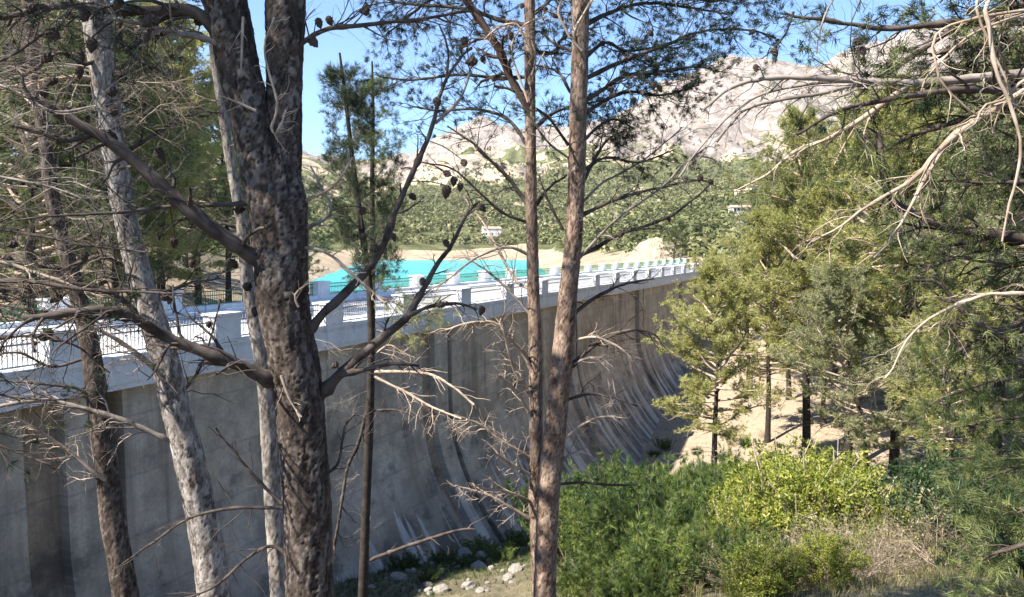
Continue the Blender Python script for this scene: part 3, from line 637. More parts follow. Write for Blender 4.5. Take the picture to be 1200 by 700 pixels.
XX, YY = np.meshgrid(np.linspace(-1, 1, 24), np.linspace(-1, 1, 24)); rr = np.hypot(XX, YY)
mx, my = (768-600)/900*190, 190.
Zm = H1(mx, my)-.6+5.2*np.clip(1-rr**2, -.2, 1)*(1+.35*fbm(XX*2, YY*2, 3, 71)); i = (np.arange(23)[:, None]*24+np.arange(23)[None]).ravel()
b.add(np.stack([mx+XX*8, my+YY*8, Zm], -1).reshape(-1, 3), np.stack([i, i+1, i+25, i+24], -1), .5); mo = obj('mound', mesh('mound', b, M['hill'], True)); mo['kind'] = 'structure'
def house(px, y, wd, dp, ht, rot, label, zoff=0):
    x = (px-600)/900*y; z = H1(x, y)-.5+zoff; e = empty('house', (x, y, z), label, 'house'); e.rotation_euler = (0, 0, rot)
    b = Buf(); box(b, (-wd/2, -dp/2, -2), (wd/2, dp/2, ht)); obj('wall', mesh('wall', b, M['house']), e)
    b = Buf(); o_ = .4; v = [(-wd/2-o_, -dp/2-o_, ht), (wd/2+o_, -dp/2-o_, ht), (wd/2+o_, dp/2+o_, ht), (-wd/2-o_, dp/2+o_, ht), (-wd/2-o_, 0, ht+dp*.2), (wd/2+o_, 0, ht+dp*.2)]
    b.add(v, [(0, 1, 5, 4), (2, 3, 4, 5)]); b.add(v, [(0, 4, 3), (1, 2, 5)]); b.add(v[:4], [(0, 3, 2, 1)]); obj('roof', mesh('roof', b, M['roof']), e)
    nw = max(2, int(wd/3.5))
    for i in range(nw):
        cx = -wd/2+(i+.5)*wd/nw; b = Buf(); box(b, (cx-.5, -dp/2-.04, 1.0), (cx+.5, -dp/2+.05, 2.3)); obj('window', mesh('window', b, M['dark']), e)
    b = Buf(); box(b, (-wd/2+.3, -dp/2-.05, 0), (-wd/2+1.2, -dp/2+.05, 2.1)); obj('door', mesh('door', b, M['dark']), e)
house(576, 560, 13, 8, 5.5, .2, 'white house among trees on the hillside above the lake')
house(868, 470, 9, 7, 5.0, -.3, 'small white house alone on the green slope')
house(881, 468, 7, 6, 6.0, .3, 'taller narrow white house beside the small one on the green slope', .5)
house(882, 205, 7.5, 5, 2.6, -.1, 'low white building below a slim mast near the far end of the dam', 2.5)
house(868, 300, 9, 5, 2.5, .1, 'long low white wall-like building on the slope above the mast', 2)
x, y = (884-600)/900*200, 200.; b = Buf(); tube(b, [(x, y, H1(x, y)-1), (x, y, 4.2)], [.13, .1], 8); mast = obj('mast', mesh('mast', b, M['white'])); tag(mast, 'slim pale mast beside the low white building', 'mast')
#SPLIT
# ------------------------------------------------------------------ near trees
def cone_mesh():
    b = Buf(); n = 12; seg = 12; vs_ = []
    for i in range(n):
        t = i/(n-1); r = .021*math.sin(math.pi*(.08+.90*t)**.75)+.001
        for j in range(seg):
            a = (j+(.5 if i % 2 else 0))*2*math.pi/seg; rr = r*(1.16 if (j+i//2) % 2 else .86); vs_.append((rr*math.cos(a), rr*math.sin(a), -.066*t))
    f = [(i*seg+j, (i+1)*seg+j, (i+1)*seg+(j+1) % seg, i*seg+(j+1) % seg) for i in range(n-1) for j in range(seg)]
    b.add(vs_, f); b.add(vs_[:seg], [list(range(seg))]); b.add(vs_[-seg:], [list(range(seg))[::-1]])
    return mesh('pine_cone', b, M['cone'])
CONE = cone_mesh()
class Near:
    """a foreground tree: trunk traced at its own distance, branches, needles, cones"""
    def __init__(s, name, label, cat, y, bark, seed, group=None):
        s.y = y; s.bark = bark; s.rng = np.random.default_rng(seed); s.name = name; s.label = label; s.cat = cat; s.group = group
        s.paths = []; s.tr = Buf(); s.todo = []; s.base = None; s.seed = seed
    def pp(s, pts, dy=0.0, dy1=None):
        n = len(pts); dy1 = dy if dy1 is None else dy1
        return np.array([P(p[0], p[1], s.y+dy+(dy1-dy)*i/max(1, n-1)) for i, p in enumerate(pts)])
    def trunk(s, pts, seg=40, step=.02, plates=(.035, .006), root=True, up=0, dy=0, dy1=None):
        """pts (px,py,width px) from low to high"""
        c = s.pp(pts, dy, dy1); r = np.array([p[2]*.5*(s.y+dy)/900 for p in pts])
        if root:
            while c[0][2] < H1(c[0][0], c[0][1])+.3: c = c[1:]; r = r[1:]
            d = c[0]-c[1]; k = 0; p = c[0].copy(); ext = []
            d = unit(d); d = unit(np.array([d[0]*.5, d[1]*.5, d[2]])); L = .25
            while p[2] > H1(p[0], p[1])-.25 and k < 120: p = p+d*L; d = unit(d*np.array([.9, .9, 1])); ext.append(p.copy()); k += 1
            g = H1(*ext[-1][:2]); s.base = np.array([ext[-1][0], ext[-1][1], g])
            er = r[0]*np.linspace(1.02, 1.12, len(ext)); er[-3:] *= np.array([1.1, 1.3, 1.6])[-min(3, len(er)):]
            sel = list(range(0, len(ext)-3, 3))+list(range(max(0, len(ext)-3), len(ext)))
            c = np.vstack([np.array(ext)[sel][::-1], c]); r = np.concatenate([er[sel][::-1], r])
        if up:
            d = unit(c[-1]-c[-2]); n = 6
            for i in range(1, n+1): c = np.vstack([c, c[-1]+unit(d+[0, 0, .25])*up/n]); r = np.append(r, r[-1]*(.80))
        cr = resample(np.column_stack([c, r]), step)
        tube(s.tr, cr[:, :3], cr[:, 3], seg, 0, plates, s.seed); s.paths.append(cr[::6, :3]); return c
    def begin(s):
        s.e = empty(s.name, tuple(s.base), s.label, s.cat, s.group); wpart('trunk', s.tr, s.bark, s.e, True)
    def branch(s, pts, w0, w1, mat_='twig', nsub=8, lsub=.35, levels=2, live=0, dy=0, dy1=None, grav=-.15, t0=.15, ang=.8, name='branch', tl=.06, needle='needle_dark', K=18):
        if s.base is not None and not hasattr(s, 'e'): s.begin()
        c = s.pp(pts, dy, dy1) if len(pts[0]) == 2 else np.array(pts, float)
        return s.wbranch(c, w0*.5*s.y/900, w1*.5*s.y/900, mat_, nsub, lsub, levels, live, grav, t0, ang, name, tl, needle, K)
    def wbranch(s, c, r0, r1, mat_='twig', nsub=8, lsub=.35, levels=2, live=0, grav=-.15, t0=.15, ang=.8, name='branch', tl=.075, needle='needle_dark', K=16, tw=.0045):
        if not hasattr(s, 'e'): s.begin()
        pth = resample(c, .06); pth = pth+np.cumsum(s.rng.normal(0, .0035, pth.shape), 0)*np.linspace(0, 1, len(pth))[:, None]
        b = Buf(); tips = []
        spray(b, tips, pth, r0, r1, s.rng, int(nsub*1.4)+1, lsub, levels, ang, grav, t0, 7)
        o = wpart(name, b, M[mat_], s.e, True); s.paths.append(pth[::3])
        if live and tips:
            C = []; A = []
            for p, d in tips[1:]:
                if s.rng.random() < live:
                    for _ in range(2): C.append(p+s.rng.normal(0, .02, 3)-d*s.rng.random()*.08); A.append(unit(d+s.rng.normal(0, .3, 3)))
            if C:
                nb = Buf(); needles(nb, C, A, tl, tw, K, .55, s.rng); wpart('needles', nb, M[needle], s.e, False, None, o)
        return pth
    def cones(s, pts, dy=0.0):
        allp = np.vstack(s.paths)
        for px, py, sz in pts:
            p = P(px, py, s.y+dy); d = np.linalg.norm(allp-p, axis=1)-.15*np.maximum(0, allp[:, 2]-p[2]); a = allp[np.argmin(d)]
            mid = (p+a)/2+np.array([0, 0, .03]); b = Buf(); top = p+np.array([0, 0, .025*sz])
            tube(b, resample([a, mid, top], .03), .0035, 4); tw = wpart('twig', b, M['twig'], s.e)
            o = obj('pine_cone', CONE, tw, tuple(top-s.base)); k = sz*1.0; o.scale = (k, k, k); o.rotation_euler = (s.rng.normal(0, .6), s.rng.normal(0, .6), s.rng.random()*6)
    def dead_sprays(s, t_list, L=(.4, .9), mat_='dead', nsub=9, side=None, lsub=.3, levels=2, w=.005, grav=-.25):
        """dead side branches leaving the trunk path 0"""
        tp = s.paths[0]
        for t in t_list:
            i = min(len(tp)-2, int(t*(len(tp)-1))); a = s.rng.random()*6.28 if side is None else side+s.rng.normal(0, .6)
            s.wbranch(walk(tp[i], np.array([math.cos(a), math.sin(a)*.7, .15+s.rng.normal(0, .25)]), s.rng.uniform(*L), s.rng, .3, grav, 6), w, w*.35, mat_, nsub, lsub, levels, 0, grav)

# --- big forked trunk
t = Near('forked_pine', 'big dark pine trunk with flaking bark that forks into two stems', 'tree', 5.0, M['bark'], 1)
t.trunk([(364, 720, 54), (362, 640, 53), (358, 560, 54), (354, 500, 55), (347, 440, 56), (340, 400, 56), (332, 355, 57), (329, 300, 60), (327, 262, 62), (326, 232, 60), (324, 200, 44), (323, 178, 24), (322, 162, 8)], 74, .015, (.034, .009))
t.trunk([(316, 265, 40), (308, 205, 46), (296, 150, 45), (283, 95, 44), (272, 40, 45), (264, 0, 46), (255, -60, 42)], 60, .016, (.034, .009), False, 3.0)
t.trunk([(328, 260, 40), (331, 205, 40), (333, 150, 38), (333, 100, 38), (334, 50, 41), (335, 0, 43), (337, -60, 40)], 60, .016, (.034, .007), False, 3.4, .05, .1)
t.begin()
t.branch([(318, 318), (300, 303), (262, 277), (215, 240), (150, 182), (105, 150), (40, 115)], 21, 9, 'twig', 7, .25, 2, 0, 0, -.5)
t.branch([(112, 156), (80, 165), (50, 157), (15, 148)], 7, 3, 'twig', 5, .2, 2, 0, -.4, -.6)
t.branch([(332, 452), (305, 440), (260, 420), (205, 400), (170, 380), (140, 366), (100, 362), (30, 374)], 17, 7, 'twig', 14, .4, 2, .05, 0, -.7)
t.branch([(352, 402), (378, 368), (400, 348), (443, 300), (469, 237), (494, 186), (511, 143), (523, 97), (546, 57), (556, 48)], 12, 3, 'twig', 9, .22, 2, 0, 0, .3, 0, .4)
t.branch([(510, 145), (540, 115), (550, 85), (556, 66)], 4, 2, 'dead_grey', 5, .12, 1, 0, .22, .25)
t.branch([(523, 97), (524, 60), (512, 30)], 3, 2, 'twig', 3, .12, 1, 0, .25, .25)
t.branch([(366, 480), (377, 463), (397, 440), (417, 423), (446, 397), (474, 374), (486, 355), (508, 314), (526, 286), (543, 251), (557, 237)], 14, 3, 'twig', 8, .25, 2, 0, 0, .2, 0, .35)
t.branch([(478, 371), (500, 361), (520, 357), (545, 357), (566, 363)], 5, 3, 'twig', 5, .16, 1, 0, .08, .15)
t.branch([(397, 440), (430, 432), (460, 425), (490, 428)], 8, 3, 'twig', 7, .2, 2, 0, .02, .05)
t.branch([(340, 240), (370, 230), (395, 215), (415, 185)], 4, 2, 'dead', 6, .15, 1)
t.branch([(347, 300), (352, 272), (372, 262), (386, 252), (388, 240), (375, 215), (365, 195)], 7, 2, 'dead_grey', 5, .15, 1)
t.branch([(350, 290), (375, 293), (395, 305), (420, 325), (440, 342), (455, 355)], 4, 3, 'dead', 8, .16, 1, 0, -.02, -.3)
t.branch([(340, 68), (343, 64), (360, 46), (386, 33), (411, 30), (440, 27), (500, 18), (554, 7)], 7, 3, 'twig', 16, .3, 2, .0, 0, .2, -.25)
t.branch([(300, 238), (270, 240), (200, 243), (137, 250), (94, 253), (31, 260)], 6, 2, 'twig', 10, .3, 2, 0, 0, -.4)
t.branch([(275, 75), (258, 45), (230, 15), (180, 14), (130, 13), (70, 8), (0, 24)], 16, 6, 'twig', 18, .4, 2, .25, 0, -.3, -.35)
t.branch([(270, 60), (240, 45), (205, 38), (160, 25), (120, 20)], 8, 3, 'dead_grey', 16, .35, 2, 0, -.05, -.3, -.35)
t.branch([(330, 590), (300, 560), (257, 505)], 5, 2, 'twig', 5, .2, 1)
t.branch([(340, 595), (315, 595), (270, 595), (220, 607), (165, 640), (135, 660)], 5, 2, 'twig', 8, .25, 2)
t.branch([(345, 660), (320, 640), (290, 655), (250, 690), (220, 700)], 5, 2, 'twig', 8, .25, 2)
t.branch([(370, 560), (395, 545), (405, 500), (420, 480)], 4, 2, 'twig', 5, .2, 2)
t.branch([(318, 150), (325, 120), (310, 60), (322, 20)], 3, 2, 'dead', 6, .15, 1, 0, -.2)
t.branch([(285, 20), (283, 60), (282, 85)], 3, 2, 'dead', 5, .12, 1, 0, -.2)
t.branch([(300, 130), (275, 118), (262, 112)], 3, 1.5, 'dead', 5, .12, 1, 0, -.2)
t.branch([(318, 150), (322, 158), (330, 140), (334, 128)], 3, 1.5, 'dead', 6, .12, 1, 0, -.22)
t.branch([(350, 360), (345, 345), (362, 330)], 3, 1.5, 'dead', 5, .15, 1, 0, -.2)
t.branch([(330, 440), (340, 470), (352, 490)], 4, 2, 'dead', 4, .12, 1, 0, -.22)
for k in range(9):     # live crown above the frame
    a = k*2.4; z = 3.2+.28*k; p = t.paths[1 if k % 2 else 2]; q = p[-1-(k % 3)*3]
    t.wbranch(walk(np.array([q[0], q[1], min(q[2], z)]), np.array([math.cos(a), math.sin(a), .35]), 1.6, t.rng, .25, .2, 6), .03, .008, 'twig', 10, .6, 2, .8, .2, .15, .8, 'branch', .1, 'needle', 9)
t.cones([(230, 30, 1.2), (232, 45, 1.1), (275, 252, 1.1), (270, 312, 1.3), (290, 340, 1.3), (362, 50, 1.4), (385, 25, 1.1), (372, 27, 1.1), (348, 268, .8), (355, 300, .8), (426, 248, 1), (427, 280, 1), (443, 294, 1), (460, 278, .9), (481, 232, 1), (512, 120, 1.2), (546, 51, 1.2), (559, 77, 1.3), (521, 207, 1), (532, 212, 1), (524, 224, 1.4), (540, 219, .9), (543, 193, 1), (562, 244, 1), (521, 286, .9), (496, 330, .9), (521, 361, 1), (566, 364, 1), (395, 430, 1), (184, 180, 1.3), (124, 330, 1.2), (205, 285, 1.2), (225, 310, 1), (300, 365, 1.1)])
t.cones([(54, 44, 1.5), (60, 70, 1.2), (92, 66, 1.2), (108, 52, 1.4), (92, 83, 1.2), (52, 108, 1.2), (66, 97, 1.1), (135, 93, 1.2), (148, 95, 1.2), (133, 112, 1.3), (135, 133, 1.1), (124, 160, 1.2), (172, 45, 1.1), (40, 12, 1.2), (100, 18, 1.3), (182, 28, 1.6), (142, 5, 1.3), (80, 131, 1)], -.35)

# --- pale sunlit trunk, left
t = Near('leaning_pine', 'pale sunlit pine trunk leaning behind the forked one, left of it', 'tree', 6.5, M['bark_grey'], 2)
t.trunk([(256, 730, 38), (245, 650, 36), (236, 600, 35), (220, 530, 34), (204, 470, 32), (187, 400, 30), (165, 330, 27), (146, 250, 25), (136, 190, 26), (127, 130, 27), (120, 80, 28), (113, 20, 30), (108, -30, 28)], 52, .022, (.03, .005), True, 4.0)
t.begin()
t.branch([(205, 520), (195, 515), (150, 495), (100, 480), (50, 472), (0, 482), (-40, 500)], 7, 4, 'dead_grey', 14, .35, 2, 0, 0, -.5)
t.branch([(185, 435), (171, 423), (137, 397), (94, 377), (60, 372)], 7, 3, 'dead', 10, .3, 2, 0, 0, -.6)
t.branch([(178, 385), (140, 350), (90, 335), (40, 345), (-20, 340)], 7, 3, 'twig', 16, .45, 2, .05, 0, -.6)
t.branch([(160, 320), (120, 300), (75, 315), (30, 310), (-10, 300)], 6, 3, 'twig', 16, .45, 2, 0, 0, -.5)
t.branch([(170, 355), (215, 335), (255, 330)], 6, 2, 'twig', 10, .35, 2, 0, 0, .4)
t.branch([(122, 95), (90, 90), (45, 95), (0, 102)], 5, 3, 'dead', 12, .35, 2, 0, 0, -.4)
t.branch([(125, 62), (100, 75), (70, 60), (30, 85), (0, 90)], 5, 2, 'twig', 12, .35, 2, 0, 0, -.6)
t.branch([(135, 40), (160, 70), (190, 85), (230, 125), (260, 130)], 5, 2, 'twig', 12, .35, 2, .0, 0, .3)
t.branch([(145, 180), (180, 160), (215, 140), (245, 138)], 5, 2, 'twig', 10, .3, 2, 0, 0, .4)
t.branch([(195, 480), (230, 440), (245, 400), (258, 350)], 4, 2, 'twig', 7, .3, 2, 0, 0, .2)
t.dead_sprays(list(np.linspace(.48, .78, 20)), (.7, 1.6), 'dead_grey', 12, math.pi, .5, 2, .007)
t.dead_sprays([.52, .57, .61, .65, .70], (.5, 1.1), 'dead', 12, 0.3, .4, 2, .006)
for k in range(7):
    a = k*2.4+1; q = t.paths[0][-2-k]
    t.wbranch(walk(q, np.array([math.cos(a), math.sin(a), .3]), 1.8, t.rng, .25, .1, 6), .028, .008, 'twig', 10, .6, 2, .8, .1, .15, .8, 'branch', .1, 'needle', 9)
t.cones([(60, 400, 1.2), (42, 405, 1), (110, 437, 1.2), (245, 380, 1), (226, 345, 1.2), (200, 352, 1)])

# --- dark trunk, far left
t = Near('shaded_pine', 'dark leaning pine trunk in front of the dam near its end', 'tree', 8.0, M['bark'], 3)
t.trunk([(152, 730, 29), (146, 690, 28), (134, 620, 27), (126, 560, 26), (116, 480, 24), (106, 410, 21), (92, 350, 18), (76, 290, 16), (62, 235, 15), (52, 160, 14), (40, 80, 13), (32, 0, 12)], 40, .03, (.03, .004), True, 3.0)
t.begin()
t.branch([(128, 565), (120, 560), (75, 525), (45, 505), (20, 490)], 6, 2, 'dead', 12, .3, 2, 0, 0, -.5)
t.branch([(116, 470), (90, 455), (50, 448), (0, 440)], 5, 2, 'twig', 10, .35, 2, 0, 0, -.4)
t.branch([(100, 420), (60, 430), (20, 415), (-20, 420)], 4, 2, 'twig', 10, .35, 2, 0, 0, -.4)
t.dead_sprays([.55, .6, .64, .68, .72, .76, .8, .84], (.6, 1.5), 'dead_grey', 11, None, .5, 2, .008)
for k in range(6):
    a = k*2.4+2; q = t.paths[0][-3-2*k]
    t.wbranch(walk(q, np.array([math.cos(a), math.sin(a), .3]), 1.7, t.rng, .25, .1, 6), .028, .008, 'twig', 10, .6, 2, .7, .1, .15, .8, 'branch', .1, 'needle', 9)

# --- thin stem behind the forked trunk
t = Near('slim_pine', 'slim stem standing directly behind the big forked trunk', 'tree', 7.2, M['bark_grey'], 4)
t.trunk([(330, 730, 21), (322, 620, 20), (316, 520, 19), (310, 440, 18), (299, 380, 17), (290, 330, 15), (283, 260, 13), (272, 200, 11), (262, 140, 10), (250, 60, 8), (240, -20, 7)], 30, .035, (.03, .003), True, 1.5)
t.begin(); t.dead_sprays([.5, .58, .63, .68, .72, .77, .82, .9], (.5, 1.1), 'dead_grey', 9, None, .4, 2, .006)
t.branch([(284, 270), (260, 262), (235, 270), (215, 240)], 4, 2, 'twig', 8, .3, 2)

t = Near('boundary_pine', 'near pine whose dark boughs cross in over the near end of the dam', 'tree', 4.7, M['bark'], 14)
t.trunk([(-215, 730, 58), (-210, 500, 56), (-205, 300, 54), (-202, 100, 52), (-200, -60, 46)], 30, .06, (.05, .006), True, 2.6)
t.begin()
for pts, w0, m_ in [([(-205, 290), (-60, 300), (0, 305), (30, 314), (65, 326), (120, 345)], 9, 'dead'), ([(-205, 330), (-60, 335), (20, 330), (90, 340), (160, 345), (230, 350)], 9, 'twig'), ([(-205, 230), (-50, 260), (30, 275), (100, 290), (170, 300)], 7, 'twig'),
                    ([(-205, 390), (-50, 400), (30, 395), (80, 405), (120, 440)], 7, 'twig'), ([(-205, 440), (-60, 450), (0, 462), (60, 470), (110, 465)], 5, 'twig'), ([(-205, 180), (-50, 200), (30, 215), (90, 235), (130, 270)], 5, 'dead_grey'),
                    ([(-205, 120), (-60, 120), (0, 100), (60, 130), (110, 125)], 6, 'dead_grey'), ([(-205, 40), (-60, 60), (0, 70), (70, 30), (120, 60)], 6, 'twig'), ([(-205, 300), (-60, 350), (20, 360), (100, 375), (150, 395)], 6, 'twig'), ([(-205, 520), (-60, 500), (0, 520), (60, 545)], 4, 'twig')]:
    t.branch(pts, w0, 2, m_, 14, .4, 2, 0.04, t.rng.normal(0, .2), None, -.2, .25)
for k in range(16):    # live crown above and beside the frame, shading the forked trunk
    a = -1.35+.5*t.rng.normal(); tp = t.paths[0]; q = tp[-1-k % 7]
    t.wbranch(walk(q, np.array([math.cos(a), math.sin(a), .3]), 2.3, t.rng, .25, .1, 6), .03, .008, 'twig', 10, .6, 2, .9, .1, .15, .8, 'branch', .1, 'needle', 10)
t.cones([(30, 340, 1.2), (70, 350, 1.2), (150, 350, 1.2), (45, 400, 1.2), (62, 398, 1.1), (20, 290, 1.1), (100, 300, 1.1), (190, 352, 1.1)])
# --- two slender pines between the big trunks
t = Near('slender_pine', 'slender black-stemmed pine between the forked trunk and the pair of trunks', 'tree', 13.0, M['bark_thin'], 5)
t.trunk([(423, 740, 11), (426, 660, 10.5), (430, 560, 10), (433, 480, 9), (435, 400, 8.5), (433, 340, 8), (429, 305, 7.5), (424, 270, 7), (416, 210, 6), (410, 160, 5), (403, 100, 4), (398, 62, 2.5)], 14, .08, None)
t.begin()
t.branch([(433, 468), (420, 520), (408, 548), (402, 590), (392, 640)], 5, 3, 'twig', 7, .5, 2)
t.branch([(434, 482), (460, 480), (480, 486), (494, 498)], 3, 1.5, 'twig', 6, .4, 2)
t.branch([(427, 658), (434, 656), (480, 639), (531, 623), (556, 620)], 5, 2.5, 'twig', 6, .5, 1)
t.branch([(436, 436), (480, 436), (508, 440), (531, 454), (554, 474)], 4, 2.5, 'dead', 8, .5, 1, 0, 0, -.5, -.6)
t.branch([(436, 440), (480, 463), (505, 478), (525, 486), (540, 492)], 4, 2, 'dead', 10, .6, 2, 0, 0, -.5, -.6)
t.branch([(434, 420), (455, 405), (470, 412), (485, 420)], 3, 1.5, 'dead', 8, .5, 2)
t.branch([(437, 345), (455, 352), (475, 360)], 3, 1.5, 'dead_grey', 8, .4, 2, .5, 0, None, -.2, .15, .8, 'branch', .13, 'needle_lit', 16)
t.branch([(434, 385), (460, 390), (490, 372), (520, 368)], 3, 1.5, 'dead_grey', 10, .4, 2, .5, 0, None, -.2, .3, .8, 'branch', .13, 'needle_lit', 16)
t.dead_sprays([.30, .36, .42, .5, .56, .62], (.6, 1.3), 'dead_grey', 8, None, .5, 2, .006)
def slender_crown(t, lo, n, Lm, needle, live=.5):
    tp = t.paths[0]
    for k in range(n):
        u = k/(n-1); i = int((lo+(1-lo)*u*.99)*(len(tp)-1)); a = k*2.4+t.rng.normal(0, .4)
        L = Lm*(min(1, .35+2.6*u)*(1-u)**.75)*(.55+.7*t.rng.random())+.12
        t.wbranch(walk(tp[i], np.array([math.cos(a), math.sin(a), .35+.5*u]), L, t.rng, .22, .5, 6), .008+.004*L, .003, 'dead_grey', 9, .30, 2, live, .3, .25, .7, 'branch', .10, needle, 12, .006)
slender_crown(t, .66, 34, 1.0, 'needle_dark')
t = Near('green_topped_pine', 'slender pine with a yellowish green crown behind the black-stemmed one', 'tree', 16.0, M['bark_thin'], 6)
t.trunk([(426, 740, 8), (430, 600, 8), (434, 500, 8), (436, 400, 7.5), (436, 340, 7.2), (437, 280, 6.5), (436, 220, 5.5), (437, 160, 4.5), (437, 110, 3.5), (436, 72, 2)], 12, .1, None)
t.begin(); slender_crown(t, .66, 34, 1.35, 'needle')

# --- the pair of trunks
t = Near('twin_pine', 'thinner reddish pine trunk of the close pair before the dam', 'tree', 7.2, M['bark_red'], 7)
t.trunk([(633, 730, 17), (631, 660, 17), (628, 590, 17), (628, 500, 16), (627, 400, 15), (625, 340, 13.5), (623, 260, 13), (622, 180, 12), (621, 100, 12), (621, 40, 12), (620, -30, 11)], 40, .025, (.022, .004), True, 3.0)
t.begin()
t.branch([(622, 140), (617, 123), (600, 94), (586, 57), (566, 22), (545, -12), (530, -40)], 11, 8, 'bark_red', 10, .35, 2, .4, 0, -.1)
t.branch([(622, 245), (611, 229), (594, 206), (571, 183), (549, 163), (523, 147)], 6, 2, 'twig', 11, .4, 2, .1, 0, .3, .1)
t.branch([(622, 262), (590, 250), (560, 225), (530, 200), (500, 195)], 4, 1.5, 'twig', 12, .4, 2, 0, 0, -.3)
t.branch([(623, 300), (595, 290), (560, 300), (520, 330), (490, 345)], 4, 1.5, 'dead_grey', 12, .4, 2, 0, 0, -.2)
t.branch([(624, 340), (606, 330), (585, 295), (570, 265), (545, 230)], 4, 1.5, 'dead', 10, .35, 2, 0, 0, .4)
t.branch([(625, 372), (600, 345), (575, 320), (545, 300)], 4, 1.5, 'dead_grey', 10, .35, 2)
t.branch([(626, 440), (612, 412), (596, 396), (578, 380), (545, 381), (520, 390)], 6, 2, 'dead', 13, .3, 2, 0, 0, -.3)
t.branch([(627, 470), (605, 440), (590, 400), (585, 370)], 5, 2, 'dead', 9, .25, 2, 0, 0, -.4)
t.branch([(627, 540), (606, 528), (590, 518), (560, 495), (545, 488)], 5, 2, 'dead', 12, .25, 2, 0, 0, -.3)
t.branch([(627, 560), (600, 545), (585, 535), (570, 528)], 5, 2, 'dead', 10, .22, 2, 0, 0, -.4)
t.branch([(628, 612), (600, 596), (575, 582), (550, 576), (535, 574)], 5, 2, 'dead', 10, .2, 2, 0, 0, -.3)
t.branch([(628, 592), (605, 580), (580, 574), (560, 572)], 4, 2, 'dead', 9, .2, 2, 0, 0, -.5)
t.branch([(628, 500), (612, 470), (600, 452), (585, 440)], 4, 2, 'dead', 9, .22, 2, 0, 0, -.3)
t.branch([(629, 240), (645, 218), (664, 205)], 5, 2, 'twig', 6, .25, 2, 0, 0, .4)
t.branch([(627, 150), (645, 135), (660, 128), (700, 120)], 5, 2, 'twig', 12, .3, 2, .5, 0, .6, .1)
t.branch([(618, 170), (595, 140), (560, 128), (515, 130), (480, 125)], 5, 2, 'twig', 14, .4, 2, .45, 0, .5, .1)
t.branch([(620, 90), (585, 92), (540, 88), (480, 95), (450, 92)], 5, 2, 'twig', 18, .4, 2, .55, 0, .6, .1)
t.branch([(622, 60), (650, 62), (660, 45), (700, 30)], 5, 2, 'twig', 12, .35, 2, .6, 0, .5, .2)
t.branch([(621, 30), (590, 25), (540, 10), (470, 5), (440, -10)], 6, 2, 'twig', 20, .45, 2, .6, 0, .6, .1)
t.branch([(621, 20), (640, 5), (660, -10), (720, -5)], 5, 2, 'twig', 14, .4, 2, .7, 0, .6, .1)
t.branch([(621, -15), (580, -20), (520, -10), (480, 15), (450, 40)], 6, 2, 'twig', 22, .4, 2, .6, 0, .8, -.2)
t.branch([(619, 120), (600, 60), (615, 30), (640, 20)], 3, 1.5, 'dead', 8, .25, 2, 0, -.2)
t.branch([(620, 60), (605, 28), (580, 30), (568, 40)], 3, 2, 'dead', 9, .22, 2, 0, -.2, None, -.6)
t.branch([(620, 40), (628, 70), (620, 100), (640, 60)], 3, 1.5, 'dead', 6, .2, 2, 0, -.15)
for k in range(10):
    a = k*2.4+.5; q = t.paths[0][-1-k]
    t.wbranch(walk(q, np.array([math.cos(a), math.sin(a), .25]), 1.8, t.rng, .25, .1, 6), .022, .007, 'twig', 10, .55, 2, .8, .1, .15, .8, 'branch', .09, 'needle_dark', 9)
t.cones([(612, 8, 1), (565, 70, 1.2), (598, 42, 1.3), (578, 92, 1), (500, 80, .9), (640, 12, 1), (648, 20, 1), (430, 12, 1.4), (432, 18, 1.5)])
t = Near('straight_pine', 'thicker straight pine trunk of the close pair before the dam', 'tree', 7.0, M['bark_red'], 8)
t.trunk([(637, 730, 27), (640, 640, 26), (644, 570, 26), (651, 500, 26), (656, 450, 25), (661, 400, 24), (666, 340, 21), (672, 280, 20), (676, 200, 19.5), (678, 120, 19), (680, 50, 19), (681, 0, 19), (683, -50, 18)], 56, .02, (.026, .004), True, 3.5)
t.begin()
t.branch([(684, 96), (689, 91), (720, 76), (754, 63), (786, 51), (811, 40), (840, 36), (875, 36), (906, 45)], 6, 2, 'twig', 15, .4, 2, .5, 0, .5, .0)
t.branch([(684, 120), (689, 116), (714, 100), (734, 88), (770, 84), (810, 78), (840, 85)], 6, 2, 'twig', 18, .45, 2, .8, 0, .4, .1)
t.branch([(684, 135), (705, 120), (735, 108), (770, 112), (800, 105), (815, 100)], 5, 2, 'twig', 18, .4, 2, .8, 0, .9, .0)
t.branch([(682, 70), (710, 50), (735, 60), (780, 55), (800, 60)], 5, 2, 'twig', 16, .4, 2, .7, 0, 1.0, .1)
t.branch([(684, 30), (715, 15), (755, 5), (800, 10), (850, 20)], 6, 2, 'twig', 18, .45, 2, .7, 0, .6, .0)
t.branch([(684, -15), (730, -20), (790, -5), (840, 5), (880, -5), (905, 5)], 6, 2, 'twig', 18, .4, 2, .7, 0, .3, -.2)
t.branch([(684, 165), (700, 150), (720, 140), (745, 150)], 4, 2, 'twig', 14, .35, 2, .6, 0, .4, .0)
t.branch([(683, 252), (714, 237), (749, 226), (777, 219), (806, 211), (829, 211)], 5, 2, 'twig', 10, .3, 2, 0, 0, .2)
t.branch([(679, 300), (700, 290), (729, 274), (783, 256), (811, 237), (837, 214)], 5, 2, 'twig', 10, .3, 2, 0, 0, .3)
t.branch([(677, 305), (690, 290), (726, 254), (777, 220), (800, 197), (829, 177)], 4, 2, 'dead_grey', 14, .35, 2, 0, 0, -.2)
t.branch([(683, 215), (700, 180), (715, 160), (735, 150)], 5, 2, 'twig', 12, .35, 2, .2, 0, .5)
t.branch([(683, 200), (710, 185), (750, 190), (790, 175)], 4, 1.5, 'twig', 16, .35, 2, .35, 0, .6)
